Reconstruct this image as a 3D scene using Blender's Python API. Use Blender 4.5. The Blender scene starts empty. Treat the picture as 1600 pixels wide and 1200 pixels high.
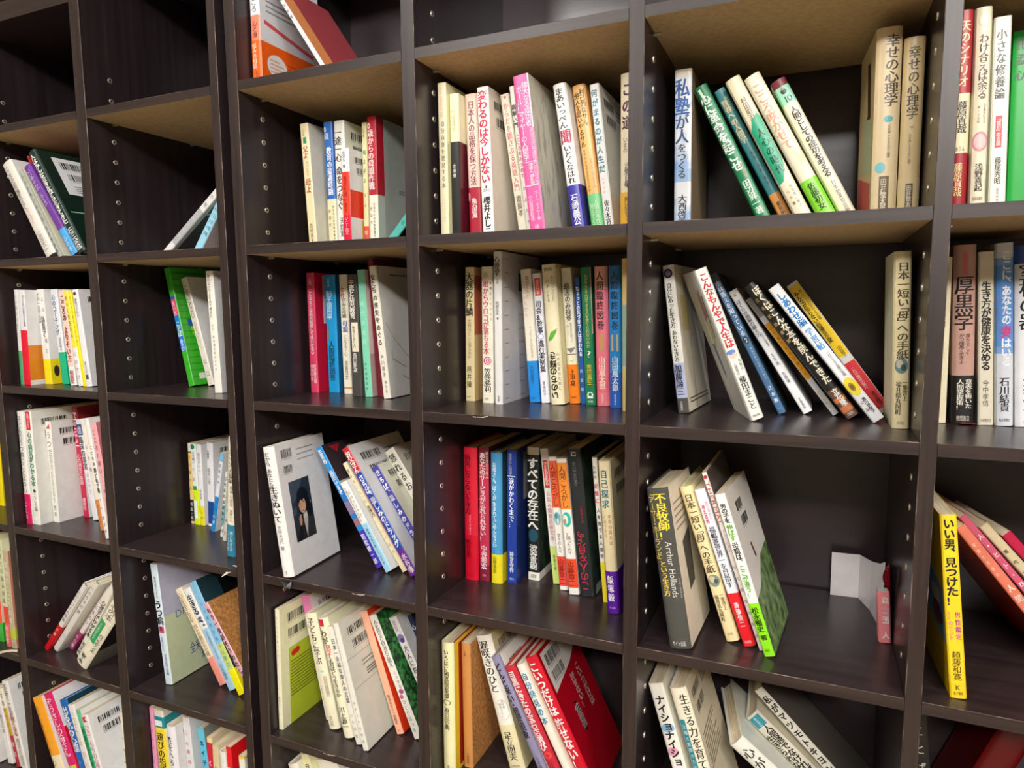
import bpy, math, random
from mathutils import Matrix, Vector
random.seed(7)
SCN = bpy.context.scene
COL = SCN.collection

# ---------------------------------------------------------------- camera
cam = bpy.data.cameras.new('camera')
cam.sensor_width = 36.0
cam.lens = 36.0 * 1070.5 / 1600.0
cam.clip_start = 0.02
cam_ob = bpy.data.objects.new('camera', cam)
COL.objects.link(cam_ob)
RW = Matrix(((0.91503406, 0.40328804, -0.00845188), (0.03699288, -0.10476208, -0.99380905), (-0.40167674, 0.90905647, -0.11077966)))
CM = Matrix((RW[0], -RW[1], -RW[2])).transposed().to_4x4()
CM.translation = Vector((0.19475254, -0.76, 0.13378312))
cam_ob.matrix_world = CM
SCN.camera = cam_ob

# ---------------------------------------------------------------- world, lights, exposure
wd = bpy.data.worlds.new('room_air')
wd.use_nodes = True
wd.node_tree.nodes['Background'].inputs[0].default_value = (1.0, 0.93, 0.86, 1)
wd.node_tree.nodes['Background'].inputs[1].default_value = 0.05
SCN.world = wd
SCN.view_settings.view_transform = 'Standard'
SCN.view_settings.look = 'None'
SCN.view_settings.gamma = 1.0
SCN.view_settings.use_curve_mapping = False
SCN.view_settings.exposure = -0.1

def lamp(name, loc, target, sx, sy, power, col=(1, 0.965, 0.925)):
    l = bpy.data.lights.new(name, 'AREA')
    l.shape = 'RECTANGLE'; l.size = sx; l.size_y = sy; l.energy = power; l.color = col
    o = bpy.data.objects.new(name, l); COL.objects.link(o)
    o.location = loc
    o.rotation_euler = (Vector(target) - Vector(loc)).to_track_quat('-Z', 'Y').to_euler()
    return o
lamp('ceiling_lamp', (1.2, -1.5, 1.43), (0.6, -0.3, 0), 0.3, 1.2, 56)
lamp('ceiling_lamp.001', (-0.85, -1.6, 1.43), (-0.6, -0.7, 0), 0.3, 1.2, 50)
lamp('ceiling_lamp.002', (0.75, -2.7, 1.43), (0.2, -0.8, 0), 1.2, 0.3, 110)

# fitted book placement: x, y, thickness, height, lean, yaw, depth (metres, radians)
GEO = {
'A2': {'a21': (-1.057, 0.0333, 0.025, 0.192, -0.5144, 0.0526, 0.1276), 'a22': (-1.0249, 0.035, 0.0111, 0.1789, -0.5251, 0.016, 0.128), 'a23': (-0.9839, 0.0307, 0.0178, 0.1887, -0.5903, 0.0344, 0.128), 'a24': (-1.0112, 0.052, 0.0051, 0.2112, -0.5097, 0.0145, 0.128), 'a25': (-0.9247, 0.003, 0.0179, 0.1997, -0.545, 0.0356, 0.128)},
'A3': {'a31': (-1.144, 0.024, 0.0088, 0.1736, 0.0251, 0.0014, 0.128), 'a32': (-1.1342, 0.0237, 0.019, 0.1726, 0.0272, 0.0014, 0.128), 'a33': (-1.1582, 0.0508, 0.013, 0.1701, 0.0082, 0.0005, 0.128), 'a34': (-1.1065, 0.0446, 0.0198, 0.1737, -0.0224, 0.0014, 0.128), 'a35': (-1.0711, 0.0529, 0.018, 0.1733, -0.0709, 0.0005, 0.128), 'a36': (-1.0363, 0.0451, 0.0169, 0.1711, -0.0712, 0.0035, 0.128), 'a37': (-1.0089, 0.0421, 0.0113, 0.1712, -0.1265, 0.0035, 0.128), 'a38': (-0.9962, 0.042, 0.0075, 0.1711, -0.1284, 0.0018, 0.128), 'a39': (-0.9877, 0.042, 0.0145, 0.172, -0.1092, 0, 0.128)},
'A4': {'a41': (-1.1564, 0.0198, 0.0169, 0.2147, -0, 0.0049, 0.1389), 'a42': (-1.1384, 0.023, 0.0176, 0.216, -0.0011, 0.0049, 0.1399), 'a43': (-1.1183, 0.0464, 0.0157, 0.1934, -0.0098, 0.0042, 0.128), 'a44': (-1.0937, 0.0881, 0.0151, 0.2159, -0.0507, 0.0062, 0.14), 'a45': (-1.0585, 0.0825, 0.014, 0.1955, -0.1482, 0.0001, 0.128), 'a46': (-0.9832, 0.0445, 0.0099, 0.2069, -0.1606, -0, 0.14), 'a47': (-0.9345, 0.0191, 0.0093, 0.2142, -0.1484, -0.0017, 0.14), 'a48': (-0.9235, 0.021, 0.013, 0.207, -0.148, 0, 0.128)},
'A5': {'a51': (-1.1582, 0.0321, 0.0128, 0.1997, 0.7196, -0, 0.14), 'a52': (-1.1386, 0.0375, 0.0146, 0.2075, 0.7192, -0.0014, 0.14), 'a53': (-1.1167, 0.0536, 0.0123, 0.1838, 0.7233, 0.0132, 0.128), 'a54': (-1.0776, 0.0416, 0.0149, 0.19, 0.6289, 0.003, 0.128), 'a55': (-1.0356, 0.0139, 0.0293, 0.1766, 0.6991, 0.0007, 0.128)},
'A6': {'a61': (-1.0897, 0.0027, 0.0306, 0.1926, -0.3637, -0, 0.1273), 'a62': (-1.0467, 0.0052, 0.0245, 0.2091, -0.3931, 0.0205, 0.128), 'a63': (-1.0198, 0.0061, 0.0216, 0.2012, -0.324, 0.0077, 0.128), 'a64': (-0.996, 0.0046, 0.0188, 0.1988, -0.3064, 0.0034, 0.128), 'a65': (-0.9751, 0.004, 0.0124, 0.1934, -0.3032, 0.0009, 0.128), 'a66': (-0.961, 0.003, 0.0181, 0.1884, -0.3032, 0.0009, 0.128), 'a67': (-0.9413, 0.028, 0.007, 0.1899, -0.0182, 0.0019, 0.128)},
'B2': {'b21': (-0.8178, 0.0781, 0.0124, 0.1895, 0.9354, 0.0017, 0.128), 'b22': (-0.7356, 0.0687, 0.0147, 0.1883, 0.6517, 0.0009, 0.128)},
'B3': {'b31': (-0.8109, 0.1068, 0.0133, 0.2105, -0.2082, 0.0021, 0.14), 'b32': (-0.7847, 0.125, 0.015, 0.1954, -0.2663, 0.002, 0.128), 'b33': (-0.6955, 0.0566, 0.0159, 0.1957, -0.0279, 0.0002, 0.128)},
'B4': {'b41': (-0.8661, 0.1409, 0.008, 0.1532, 0.0192, 0.0012, 0.1212), 'b42': (-0.8537, 0.1386, 0.0124, 0.1541, 0.0032, 0.0036, 0.1234), 'b43': (-0.8407, 0.1395, 0.0113, 0.1531, 0.0068, 0.0007, 0.1225), 'b44': (-0.8231, 0.141, 0.0151, 0.1578, 0.0475, 0.0086, 0.1211), 'b45': (-0.7921, 0.1193, 0.0085, 0.1494, 0.2204, 0.0047, 0.128), 'b46': (-0.7534, 0.1036, 0.0062, 0.1197, 0.1726, -0.0003, 0.128), 'b47': (-0.7322, 0.0893, 0.0075, 0.1452, 0.2149, -0.0005, 0.128), 'b48': (-0.6685, 0.0356, 0.0179, 0.1984, 0.0848, 0.0001, 0.128)},
'B5': {'b51': (-0.8359, 0.0405, 0.0167, 0.2181, -0.0856, 0.0246, 0.15), 'b52': (-0.7401, 0.0719, 0.0166, 0.186, -0.5206, 0.0246, 0.128), 'b53': (-0.712, 0.0664, 0.0171, 0.1923, -0.5184, 0.0072, 0.128), 'b54': (-0.6862, 0.0619, 0.017, 0.2102, -0.5013, 0.0043, 0.14), 'b55': (-0.6346, 0.0511, 0.0102, 0.1917, -0.6039, -0.0031, 0.128)},
'B6': {'b61': (-0.8727, 0.0343, 0.009, 0.2131, -0.0089, 0.0001, 0.128), 'b62': (-0.8529, 0.0343, 0.0244, 0.2123, -0.054, 0.0013, 0.128), 'b63': (-0.8273, 0.0349, 0.0211, 0.1866, -0.054, 0.0017, 0.128), 'b64': (-0.8036, 0.053, 0.017, 0.1984, -0.062, 0.0017, 0.128), 'b65': (-0.7524, 0.0493, 0.0155, 0.1904, -0.1271, 0.0035, 0.128), 'b66': (-0.7358, 0.0354, 0.0121, 0.1906, -0.0082, 0.0025, 0.128), 'b67': (-0.7137, 0.0235, 0.0139, 0.1894, 0.0113, -0.0051, 0.128), 'b68': (-0.69, 0.0225, 0.0153, 0.1836, -0.0334, 0.0064, 0.128), 'b69': (-0.6736, 0.0232, 0.0115, 0.1962, -0.0334, 0.002, 0.128), 'b60': (-0.6395, 0.0197, 0.0126, 0.1895, -0.0506, 0.0015, 0.128)},
'C1': {'c11': (-0.5544, 0.0271, 0.0172, 0.19, -0.0003, -0, 0.128), 'c12': (-0.4289, 0.03, 0.0065, 0.17, -0.6012, 0.0002, 0.128)},
'C2': {'c21': (-0.5117, 0.0822, 0.015, 0.1831, -0.0502, 0.0016, 0.128), 'c22': (-0.4804, 0.0895, 0.0153, 0.183, -0.0151, 0.0016, 0.128), 'c23': (-0.464, 0.0907, 0.018, 0.1828, -0.0054, 0.0009, 0.128), 'c24': (-0.4456, 0.0795, 0.0142, 0.1398, -0.0005, 0.0005, 0.105), 'c25': (-0.4284, 0.1056, 0.0089, 0.1799, 0.0109, 0.0005, 0.128), 'c26': (-0.4126, 0.0991, 0.0152, 0.185, 0.0023, 0.0005, 0.128), 'c27': (-0.3968, 0.1159, 0.0126, 0.1451, 0.7513, 0.0012, 0.128)},
'C3': {'c31': (-0.5483, 0.1153, 0.0152, 0.1911, -0.0024, 0.0003, 0.128), 'c32': (-0.5225, 0.1283, 0.0205, 0.1876, -0.0045, 0.0003, 0.128), 'c33': (-0.4861, 0.12, 0.0152, 0.1869, -0.0123, 0.0004, 0.128), 'c34': (-0.4531, 0.0988, 0.0167, 0.1854, -0.0154, 0.0005, 0.128), 'c35': (-0.4307, 0.099, 0.0132, 0.1918, -0.0404, 0.0002, 0.128), 'c36': (-0.4127, 0.1051, 0.0123, 0.2076, -0.0597, -0.0002, 0.14), 'c37': (-0.3914, 0.0909, 0.0128, 0.1964, -0.0995, -0.0004, 0.128)},
'C4': {'c41': (-0.5211, 0.0023, 0.0203, 0.1972, -0.1358, 0.0581, 0.1205), 'c42': (-0.4087, 0.0845, 0.0111, 0.21, -0.5381, 0.0042, 0.14), 'c43': (-0.3867, 0.076, 0.0126, 0.1525, -0.5466, 0.002, 0.128), 'c44': (-0.3637, 0.0869, 0.0089, 0.1902, -0.5827, 0.002, 0.128), 'c45': (-0.3427, 0.0769, 0.0133, 0.2185, -0.5705, 0.0035, 0.14), 'c46': (-0.322, 0.1015, 0.0118, 0.1838, -0.5874, 0.0035, 0.128), 'c47': (-0.3039, 0.1322, 0.0186, 0.2078, -0.5988, 0.0035, 0.128)},
'C5': {'c51': (-0.5559, 0.0172, 0.0082, 0.1979, 0.0149, 0.0005, 0.1279), 'c52': (-0.5029, 0.0653, 0.0174, 0.2062, -0.2007, 0.0027, 0.14), 'c53': (-0.4838, 0.0474, 0.0202, 0.1874, -0.2007, 0.0043, 0.128), 'c54': (-0.4478, 0.0383, 0.0189, 0.19, -0.2223, 0.0023, 0.128), 'c55': (-0.4195, 0.0329, 0.0105, 0.1843, -0.2556, 0.0019, 0.128), 'c56': (-0.4008, 0.0248, 0.0096, 0.1966, -0.2431, 0.0206, 0.128), 'c57': (-0.3766, 0.0782, 0.0131, 0.198, -0.3131, 0.0206, 0.128), 'c58': (-0.3444, 0.0779, 0.0146, 0.1999, -0.3958, 0.0183, 0.128), 'c59': (-0.3142, 0.1013, 0.0147, 0.1946, -0.4605, 0.0183, 0.128), 'c50': (-0.297, 0.1236, 0.0094, 0.1915, -0.4605, 0.0067, 0.128)},
'C6': {'c61': (-0.4838, 0.0297, 0.0208, 0.2063, -0.3577, 0, 0.128), 'c62': (-0.4604, 0.0419, 0.0153, 0.222, -0.3585, -0.0002, 0.128), 'c63': (-0.4286, 0.0501, 0.0408, 0.2163, -0.4198, 0.0006, 0.128)},
'D2': {'d21': (-0.2607, 0.0427, 0.0123, 0.1956, -0.0056, 0.001, 0.128), 'd22': (-0.2474, 0.0491, 0.0133, 0.1822, -0.004, 0.002, 0.128), 'd23': (-0.2287, 0.065, 0.0171, 0.1839, -0.0282, 0.0021, 0.128), 'd24': (-0.205, 0.0552, 0.016, 0.187, -0.0352, 0.0027, 0.128), 'd25': (-0.1642, 0.0805, 0.0123, 0.1838, -0.1444, 0.0025, 0.128), 'd26': (-0.1453, 0.0625, 0.0065, 0.1861, -0.1302, 0.0005, 0.128), 'd27': (-0.1319, 0.0391, 0.0197, 0.189, -0.1171, 0.0008, 0.128), 'd28': (-0.0886, 0.0743, 0.0172, 0.1846, -0.1505, -0.0003, 0.128), 'd29': (-0.0682, 0.0883, 0.0173, 0.1844, -0.1503, -0.0005, 0.128), 'd20': (-0.0497, 0.0857, 0.0118, 0.1815, -0.1185, -0.0003, 0.128), 'd2x': (-0.0287, 0.0763, 0.0219, 0.185, -0.0073, -0.0002, 0.128)},
'D3': {'d31': (-0.2641, 0.1116, 0.0141, 0.1908, 0.0117, 0.0003, 0.128), 'd32': (-0.2318, 0.1014, 0.0169, 0.19, 0.0033, 0.0004, 0.128), 'd33': (-0.2095, 0.0956, 0.0116, 0.2094, -0.0002, 0, 0.14), 'd34': (-0.1706, 0.1281, 0.0152, 0.1864, -0.072, 0.0004, 0.128), 'd35': (-0.1533, 0.129, 0.0126, 0.1803, -0.0733, -0, 0.128), 'd36': (-0.1353, 0.1173, 0.0198, 0.191, -0.0715, 0.004, 0.128), 'd37': (-0.1144, 0.1373, 0.0148, 0.1869, -0.0715, 0.0024, 0.1247), 'd38': (-0.0985, 0.1393, 0.0075, 0.1737, -0.0594, 0.0004, 0.1228), 'd39': (-0.0884, 0.1293, 0.0143, 0.1864, -0.0453, 0.0002, 0.128), 'd30': (-0.0731, 0.1287, 0.0182, 0.1868, -0.0274, -0.0001, 0.128), 'd3x': (-0.0519, 0.118, 0.0167, 0.1867, -0.018, 0.0001, 0.128), 'd3y': (-0.0289, 0.0946, 0.0138, 0.1938, -0.0139, -0.0003, 0.128)},
'D4': {'d41': (-0.2662, 0.1023, 0.0219, 0.1985, 0.0029, 0.0104, 0.128), 'd42': (-0.2433, 0.1068, 0.0158, 0.1994, 0.0056, 0.0073, 0.128), 'd43': (-0.2243, 0.1047, 0.0178, 0.1929, 0.0058, 0.0076, 0.128), 'd44': (-0.2023, 0.1147, 0.015, 0.1978, 0.0045, 0.0058, 0.128), 'd45': (-0.1787, 0.1376, 0.0178, 0.1983, -0.0024, 0.006, 0.1244), 'd46': (-0.1393, 0.1365, 0.0122, 0.1984, -0.0988, 0.0016, 0.1255), 'd47': (-0.1227, 0.1197, 0.0122, 0.1913, -0.0934, 0.002, 0.128), 'd48': (-0.1056, 0.1102, 0.0147, 0.1919, -0.101, 0.0021, 0.128), 'd49': (-0.0888, 0.1104, 0.0197, 0.2068, -0.1013, 0.0014, 0.14), 'd40': (-0.0547, 0.1034, 0.0072, 0.1991, -0.0856, 0.0014, 0.128), 'd4x': (-0.0396, 0.0731, 0.0158, 0.2019, -0.0746, 0.0048, 0.14)},
'D5': {'d51': (-0.2673, 0.0301, 0.0192, 0.1955, 0.0015, 0.002, 0.128), 'd52': (-0.2457, 0.0533, 0.0145, 0.1872, -0.0075, 0.0054, 0.128), 'd53': (-0.1809, 0.0695, 0.0245, 0.1989, -0.2664, 0.0019, 0.128), 'd54': (-0.1198, 0.0537, 0.015, 0.1916, -0.4404, -0.0006, 0.128), 'd55': (-0.0987, 0.0511, 0.0164, 0.184, -0.4569, 0.003, 0.1279), 'd56': (-0.0778, 0.0539, 0.013, 0.1904, -0.4659, 0.0003, 0.128), 'd57': (-0.0624, 0.0591, 0.0186, 0.2012, -0.4647, 0.0009, 0.128)},
'E2': {'e21': (0.0344, 0.0906, 0.0195, 0.1847, -0.0103, 0.0019, 0.128), 'e22': (0.1312, 0.0982, 0.0156, 0.1796, -0.4483, 0.0001, 0.128), 'e23': (0.1567, 0.1118, 0.0132, 0.1795, -0.4771, 0.0001, 0.128), 'e24': (0.1727, 0.0908, 0.017, 0.1832, -0.4711, -0.0005, 0.128), 'e25': (0.1962, 0.0871, 0.0176, 0.1833, -0.4849, 0.0011, 0.128), 'e26': (0.2195, 0.1101, 0.0167, 0.1802, -0.4727, -0.0004, 0.128), 'e27': (0.2451, 0.0863, 0.0244, 0.1958, -0.0101, 0.0806, 0.1082), 'e28': (0.2704, 0.09, 0.0197, 0.1834, -0.0076, 0.0043, 0.128)},
'E3': {'e31': (0.0411, 0.1038, 0.0138, 0.1848, -0.1262, -0.073, 0.1271), 'e32': (0.1316, 0.0703, 0.0152, 0.1865, -0.3786, 0.3098, 0.0964), 'e33': (0.1577, 0.1341, 0.0091, 0.1916, -0.4655, 0.019, 0.1279), 'e34': (0.1859, 0.1462, 0.011, 0.1762, -0.5526, 0.0151, 0.1159), 'e35': (0.2187, 0.1472, 0.0074, 0.1747, -0.6405, 0.0205, 0.1149), 'e36': (0.2332, 0.1185, 0.0146, 0.1951, -0.6548, 0.0225, 0.1278), 'e37': (0.2594, 0.1061, 0.013, 0.1909, -0.6536, 0.073, 0.1233), 'e38': (0.2711, 0.1786, 0.0145, 0.1924, -0.6184, 0.0019, 0.0835), 'e39': (0.2748, 0.075, 0.0165, 0.189, -0.034, 0, 0.1)},
'E4': {'e41': (0.0524, 0.0109, 0.0256, 0.19, -0.1632, -0.0477, 0.1135), 'e42': (0.1115, 0.0523, 0.0159, 0.1908, -0.3162, -0.0381, 0.128), 'e43': (0.1324, 0.0488, 0.0127, 0.1915, -0.3282, -0.0322, 0.1276), 'e44': (0.1496, 0.0457, 0.0057, 0.2153, -0.3309, -0.0159, 0.14), 'e45': (0.1559, 0.033, 0.0118, 0.1913, -0.3216, -0.0815, 0.1236)},
'E5': {'e51': (0.0746, 0.0551, 0.0182, 0.1924, -0.2932, -0.0004, 0.128), 'e52': (0.1021, 0.0547, 0.0208, 0.1925, -0.3009, -0.0008, 0.128), 'e53': (0.2257, 0.1194, 0.0211, 0.1491, -0.8473, 0.2059, 0.1404), 'e54': (0.2518, 0.1575, 0.0205, 0.1627, -0.8539, 0.0431, 0.1046), 'e55': (0.2819, 0.1645, 0.0131, 0.202, -0.7909, 0.0034, 0.0976)},
'F2': {'f21': (0.3116, 0.048, 0.0143, 0.1874, -0.0175, 0.0008, 0.128), 'f22': (0.3282, 0.0505, 0.0143, 0.1885, -0.0226, 0.0028, 0.128), 'f23': (0.3488, 0.0734, 0.0143, 0.1848, -0.0279, 0.0051, 0.128), 'f24': (0.3732, 0.1175, 0.0294, 0.183, -0.0227, 0.0019, 0.128)},
'F3': {'f31': (0.3159, 0.1342, 0.0176, 0.1848, -0.0171, 0.0006, 0.1278), 'f32': (0.3388, 0.1316, 0.0208, 0.1972, -0.0397, 0.0009, 0.128), 'f33': (0.3637, 0.1329, 0.0141, 0.1893, -0.0519, 0.0007, 0.128), 'f34': (0.3799, 0.1332, 0.0168, 0.1979, -0.0572, -0.0006, 0.128), 'f35': (0.3986, 0.133, 0.0255, 0.1947, -0.0617, -0.0006, 0.128)},
'F4': {'f41': (0.3346, 0.0198, 0.0146, 0.1904, -0.102, 0.0614, 0.1156), 'f42': (0.464, 0.1161, 0.0107, 0.2027, -0.6781, 0.2631, 0.1269), 'f43': (0.4837, 0.1347, 0.0083, 0.2195, -0.7095, 0.2614, 0.1273), 'f44': (0.5028, 0.1377, 0.01, 0.2109, -0.7343, 0.2504, 0.1243), 'f45': (0.5176, 0.1398, 0.0106, 0.1999, -0.7343, 0.2504, 0.1222)},
'F5': {'f51': (0.3293, 0.1125, 0.0196, 0.1951, -0.1039, 0.0005, 0.128)},
'Z4': {'z41': (-1.3504, 0.0747, 0.0282, 0.1664, 0.0281, 0.0033, 0.128)},
'Z5': {'z51': (-1.2863, 0.0224, 0.017, 0.2187, -0.0052, 0.0016, 0.14), 'z52': (-1.2474, 0.0152, 0.0129, 0.2177, 0.0052, 0.0034, 0.14), 'z53': (-1.2305, 0.0147, 0.016, 0.1976, -0.0115, 0.0045, 0.128)},
'Z6': {'z61': (-1.3196, 0.0124, 0.0189, 0.1488, -0.0928, 0.0045, 0.128), 'z62': (-1.2871, 0.019, 0.0182, 0.1609, -0.1741, 0.0034, 0.128), 'z63': (-1.2577, 0.0188, 0.0114, 0.1647, -0.2327, 0.0034, 0.128), 'z64': (-1.239, 0.0176, 0.0201, 0.1848, -0.2255, 0.0007, 0.128)}}

# ---------------------------------------------------------------- book designs
# ST[id] = (look, dict): y 'p' paperback / 'h' hardcover, c spine, k back, f front, s colour bands, o paper band,
# t spine lettering (text, v0, v1, u, width, colour, flags), g shapes (kind, surface, ...), bc barcodes on the back
W = 'e9e6df'; C = 'e8dcb8'; G = 'b9b7ad'; K = '17161a'; R = 'c31f2b'; GY = '77757a'
ST = {}
def S(i, look, y='p', **k): ST[i] = (look, y, k)
# ---- Z, the column cut off by the left edge
S('z41', 'yellow book cut off by the picture edge', c='f2dc1c', k='f2dc1c', t=[('ことば', .1, .5, .5, .6, '2a7a9a')])
S('z51', 'green book at the picture edge', c='e8503c', k='d8d0b0', s=[(.82, 1, '3fae3c', 'a')], t=[('心の健康', .2, .8, .5, .6, W)])
S('z52', 'red and pink book leaning beside a tan one', c='c9cfa6', k='d8d0b0', s=[(.62, .78, 'e0453a', 'a'), (.78, 1, 'd96a64', 'a')], t=[('子育ての悩み相談', .05, .6, .5, .6, '6b5a48'), ('相談室', .8, .97, .5, .6, W)])
S('z53', 'tan book with salmon back cover', c='b9ab8c', k='d98a70', s=[(.8, .9, 'b8c23c', 'sr')], t=[('家族のこころの本', .1, .75, .5, .6, W)], g=[('r', 'B', .3, 1, .12, .45, W)])
S('z61', 'grey white book cut off by the picture edge', c='cfccc6', k='d8d5cf', t=[('自立', .3, .7, .5, .6, K)])
S('z62', 'plain white leaning book with small black print', c='e6e3e2', k='e2dfe0', t=[('こころの病気の本', .1, .6, .5, .5, GY)])
S('z63', 'thin white book with gold and crimson foot', c='e3dcc9', k='e3dcc9', s=[(.25, .6, 'cfa53a', 's'), (.6, 1, 'b0303c', 's')], t=[('家庭でできる', .05, .6, .5, .7, '6d6450'), ('相談', .65, .9, .5, .7, W)])
S('z64', 'white book with black and red title and barcodes', c='e6e2dd', k='e6e4e6', bc=1, t=[('とにかくこころが', .03, .4, .4, .6, '5a544e', 'b'), ('軽くなる', .4, .62, .45, .6, 'b25a50', 'b'), ('相談の技法', .64, .95, .5, .5, '77706a')], g=[('r', 'B', 0, 1, .55, .552, 'cfcdcf')])
# ---- A
S('a21', 'thick white hardcover with faint black script', 'h', c='dedad0', k='dcd8ce', t=[('こころの処方箋をひらく', .04, .5, .4, .42, '5c5850'), ('てくてく', .5, .66, .5, .4, 'd98a88'), ('山田太一', .74, .96, .5, .34, '77746c')])
S('a22', 'thin grey green leaning book', 'h', c='a9ada0', k='c3c5ac', t=[('人づきあいの方法', .04, .6, .5, .6, '5d6358'), ('河合隼雄著', .64, .96, .5, .5, '5d6358')])
S('a23', 'purple book with sky blue foot', 'h', c='6f3a9a', k='6f3a9a', o=(.72, 1, '4aa5e6', None), t=[('いじめなんか', .04, .28, .5, .5, 'd9c4ec'), ('こわくない', .3, .45, .5, .4, 'e8d8f0'), ('心の本', .8, .96, .5, .4, W)])
S('a24', 'dark red book sandwiched behind the purple one', 'h', c='9c1f2c', k='9c1f2c', t=[('人', .12, .2, .5, .7, 'e8dccb')])
S('a25', 'dark green hardcover with fat white script and barcode label', 'h', c='0f2a22', k='10261f', t=[('人はみんな泣きながら生きてきた', .03, .72, .4, .72, 'eef0ea', 'b'), ('石三公也', .76, .97, .5, .6, 'e6e8e2', 'b')],
  g=[('r', 'B', .16, .92, .06, .44, 'e2e4e6'), ('bc', 'B', .24, .62, .1, .17), ('bc', 'B', .28, .66, .22, .29), ('ln', 'B', .3, .8, .34, .42, 4, '55585c'), ('r', 'B', .05, 1, .62, .63, '8fc49a')])
S('a31', 'white paperback with a green foot', c='dcdad8', k='dcdad8', s=[(.64, 1, '4fa06c', 's')], t=[('心が晴れる本', .04, .4, .5, .5, '8f8f92')])
S('a32', 'white paperback with a broad red lower band', c='e3e2e6', k='e3e2e6', s=[(.42, 1, 'e01b34', 's'), (.58, .95, 'e08a28', 'r')], t=[('子どもが育つ言葉', .05, .38, .8, .3, '4a484c')], g=[('ln', 'B', .2, .8, .62, .72, 3, W), ('ln', 'B', .2, .8, .74, .9, 5, '6a3a14')])
S('a33', 'white paperback with orange band on its back', c='e6e2e0', k='e2dfe0', s=[(0, .02, 'd02050', 's'), (.58, .95, 'e08a28', 'r'), (.58, .95, 'dd8527', 's')], t=[('よくわかる本', .04, .5, .4, .4, '4a484c')], g=[('ln', 'B', .1, .6, .62, .72, 3, W), ('ln', 'B', .1, .7, .74, .9, 5, '6a3a14')])
S('a34', 'white paperback crowded with black print above yellow foot', c='e8e6e2', k='e6e4de', s=[(.73, 1, 'f4dd1e', 'sr')], t=[('その一言で心は', .03, .35, .25, .42, '2c2a2c'), ('は自信がつく', .28, .5, .65, .5, K, 'b'), ('人はなぜ悩む', .05, .7, .8, .3, '6a686a')], g=[('e', 'B', .08, .86, .04, .06, '2c2a2c')])
S('a35', 'white paperback with blue grey title and green back foot', c='e3e4ea', k='e2e4ea', s=[(.66, 1, '12b585', 'sr')], t=[('心のコーチング', .05, .48, .4, .5, '62769a', 'b'), ('自分を知る', .5, .64, .6, .4, '55565c')])
S('a36', 'white paperback with pink spine and crimson script', c='f0cfc4', k='eceae8', s=[(.8, 1, 'f0eeee', 's')], t=[('こころの', .05, .32, .5, .6, '6f2a2a', 'b'), ('よりそい方', .38, .75, .5, .6, '9a2a34', 'b'), ('相談室', .84, .98, .5, .6, 'd24a4a', 'b')])
S('a37', 'yellow and white paperback', c='f2e04a', k='f0ecda', s=[(.6, 1, 'f1f0ee', 's')], t=[('ゆっくり生きる', .05, .5, .4, .6, '6a5a20'), ('心のケア', .62, .95, .5, .6, '6a4a5a')])
S('a38', 'thin bright yellow paperback', c='f6e512', k='f2e21a', t=[('みんなで考える心の本', .05, .55, .5, .5, '9a8a20')])
S('a39', 'white paperback with barcodes beside the divider', c='ecebec', k='dfe0e4', bc=1, t=[('■', .02, .06, .45, .6, '3a3838'), ('家族のための', .09, .28, .45, .45, '5a585c'), ('研究社', .74, .86, .5, .35, '5a585c'), ('■', .86, .94, .5, .6, '55504c')])
S('a41', 'white paperback with black title and magenta foot', c='eae9e2', k='e6e3d8', s=[(.73, 1, 'd6235f', 's')], t=[('子どものうつ病とことばの心', .04, .72, .35, .6, K), ('こころ', .8, .96, .3, .4, 'f3d4de')])
S('a42', 'white book with red top label and green title', c='e9e8df', k='e3dfcc', bc=1, t=[('図解でわかる', .02, .15, .5, .5, W), ('心の病気がわかる本', .18, .66, .5, .62, '2d8a62', 'b'), ('こころ編', .72, .88, .6, .4, '5a5a55')],
  g=[('r', 'S', .12, .82, .005, .165, 'd8243c'), ('e', 'S', .55, .7, .22, .016, '4a4a52'), ('e', 'S', .5, .945, .4, .018, 'f2f0ee')])
S('a43', 'cream white book with large thin title', c='e9e7dd', k='e6dcd0', bc=1, t=[('うつ', .09, .26, .5, .72, '4a4a4e'), ('だから', .27, .41, .6, .6, '55555a'), ('自信', .42, .48, .6, .6, 'd89898'), ('をなくさないで生きよう', .49, .8, .55, .45, '55555a'), ('笠原', .82, .95, .55, .4, '3a3a3e')], g=[('p', 'S', [(.15, .07), (.75, .02), (.85, .07)], 'c8404c')])
S('a44', 'narrow crimson book taller than its neighbours', c='c21f48', k='dcd6d2', s=[(0, .2, '94202c', 'a')], t=[('Mental', .04, .36, .5, .62, 'f0dcdc', 'x'), ('心の病気の基礎', .42, .7, .5, .6, 'f4e0e4'), ('講談社', .82, .93, .5, .55, 'f4e0e4')])
S('a45', 'white book with round blue emblem', c='e6e6ea', k='e2dfe0', s=[(.05, .16, '2f4f9a', 's')], t=[('@', .05, .15, .5, .8, W), ('臨床の事実', .17, .5, .5, .72, '55555e', 'b'), ('心のケア', .52, .75, .6, .5, 'b2858c')])
S('a46', 'cream book with orange foot', c='e8e0d2', k='e8e2d6', s=[(.72, 1, 'd9884a', 'sr')], t=[('心の病', .2, .5, .5, .6, '77706a'), ('やさしく', .76, .95, .5, .6, '5a3a20')])
S('a47', 'white book with bold black title and blue foot print', c='eae8e2', k='e8e6e0', t=[('こころの', .22, .4, .5, .55, '1c1c20', 'b'), ('薬と処方箋', .41, .62, .5, .7, '1c1c20', 'b'), ('病院', .64, .78, .5, .4, '6a9ac4'), ('ガイド', .8, .97, .5, .6, '2f7ac0', 'b')])
S('a48', 'pale pink book with grey title beside the divider', c='eaa6ac', k='d8808a', t=[('こころの病い', .05, .45, .4, .6, '6a4a50'), ('東京大学', .55, .85, .5, .35, '8a5a60')])
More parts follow.
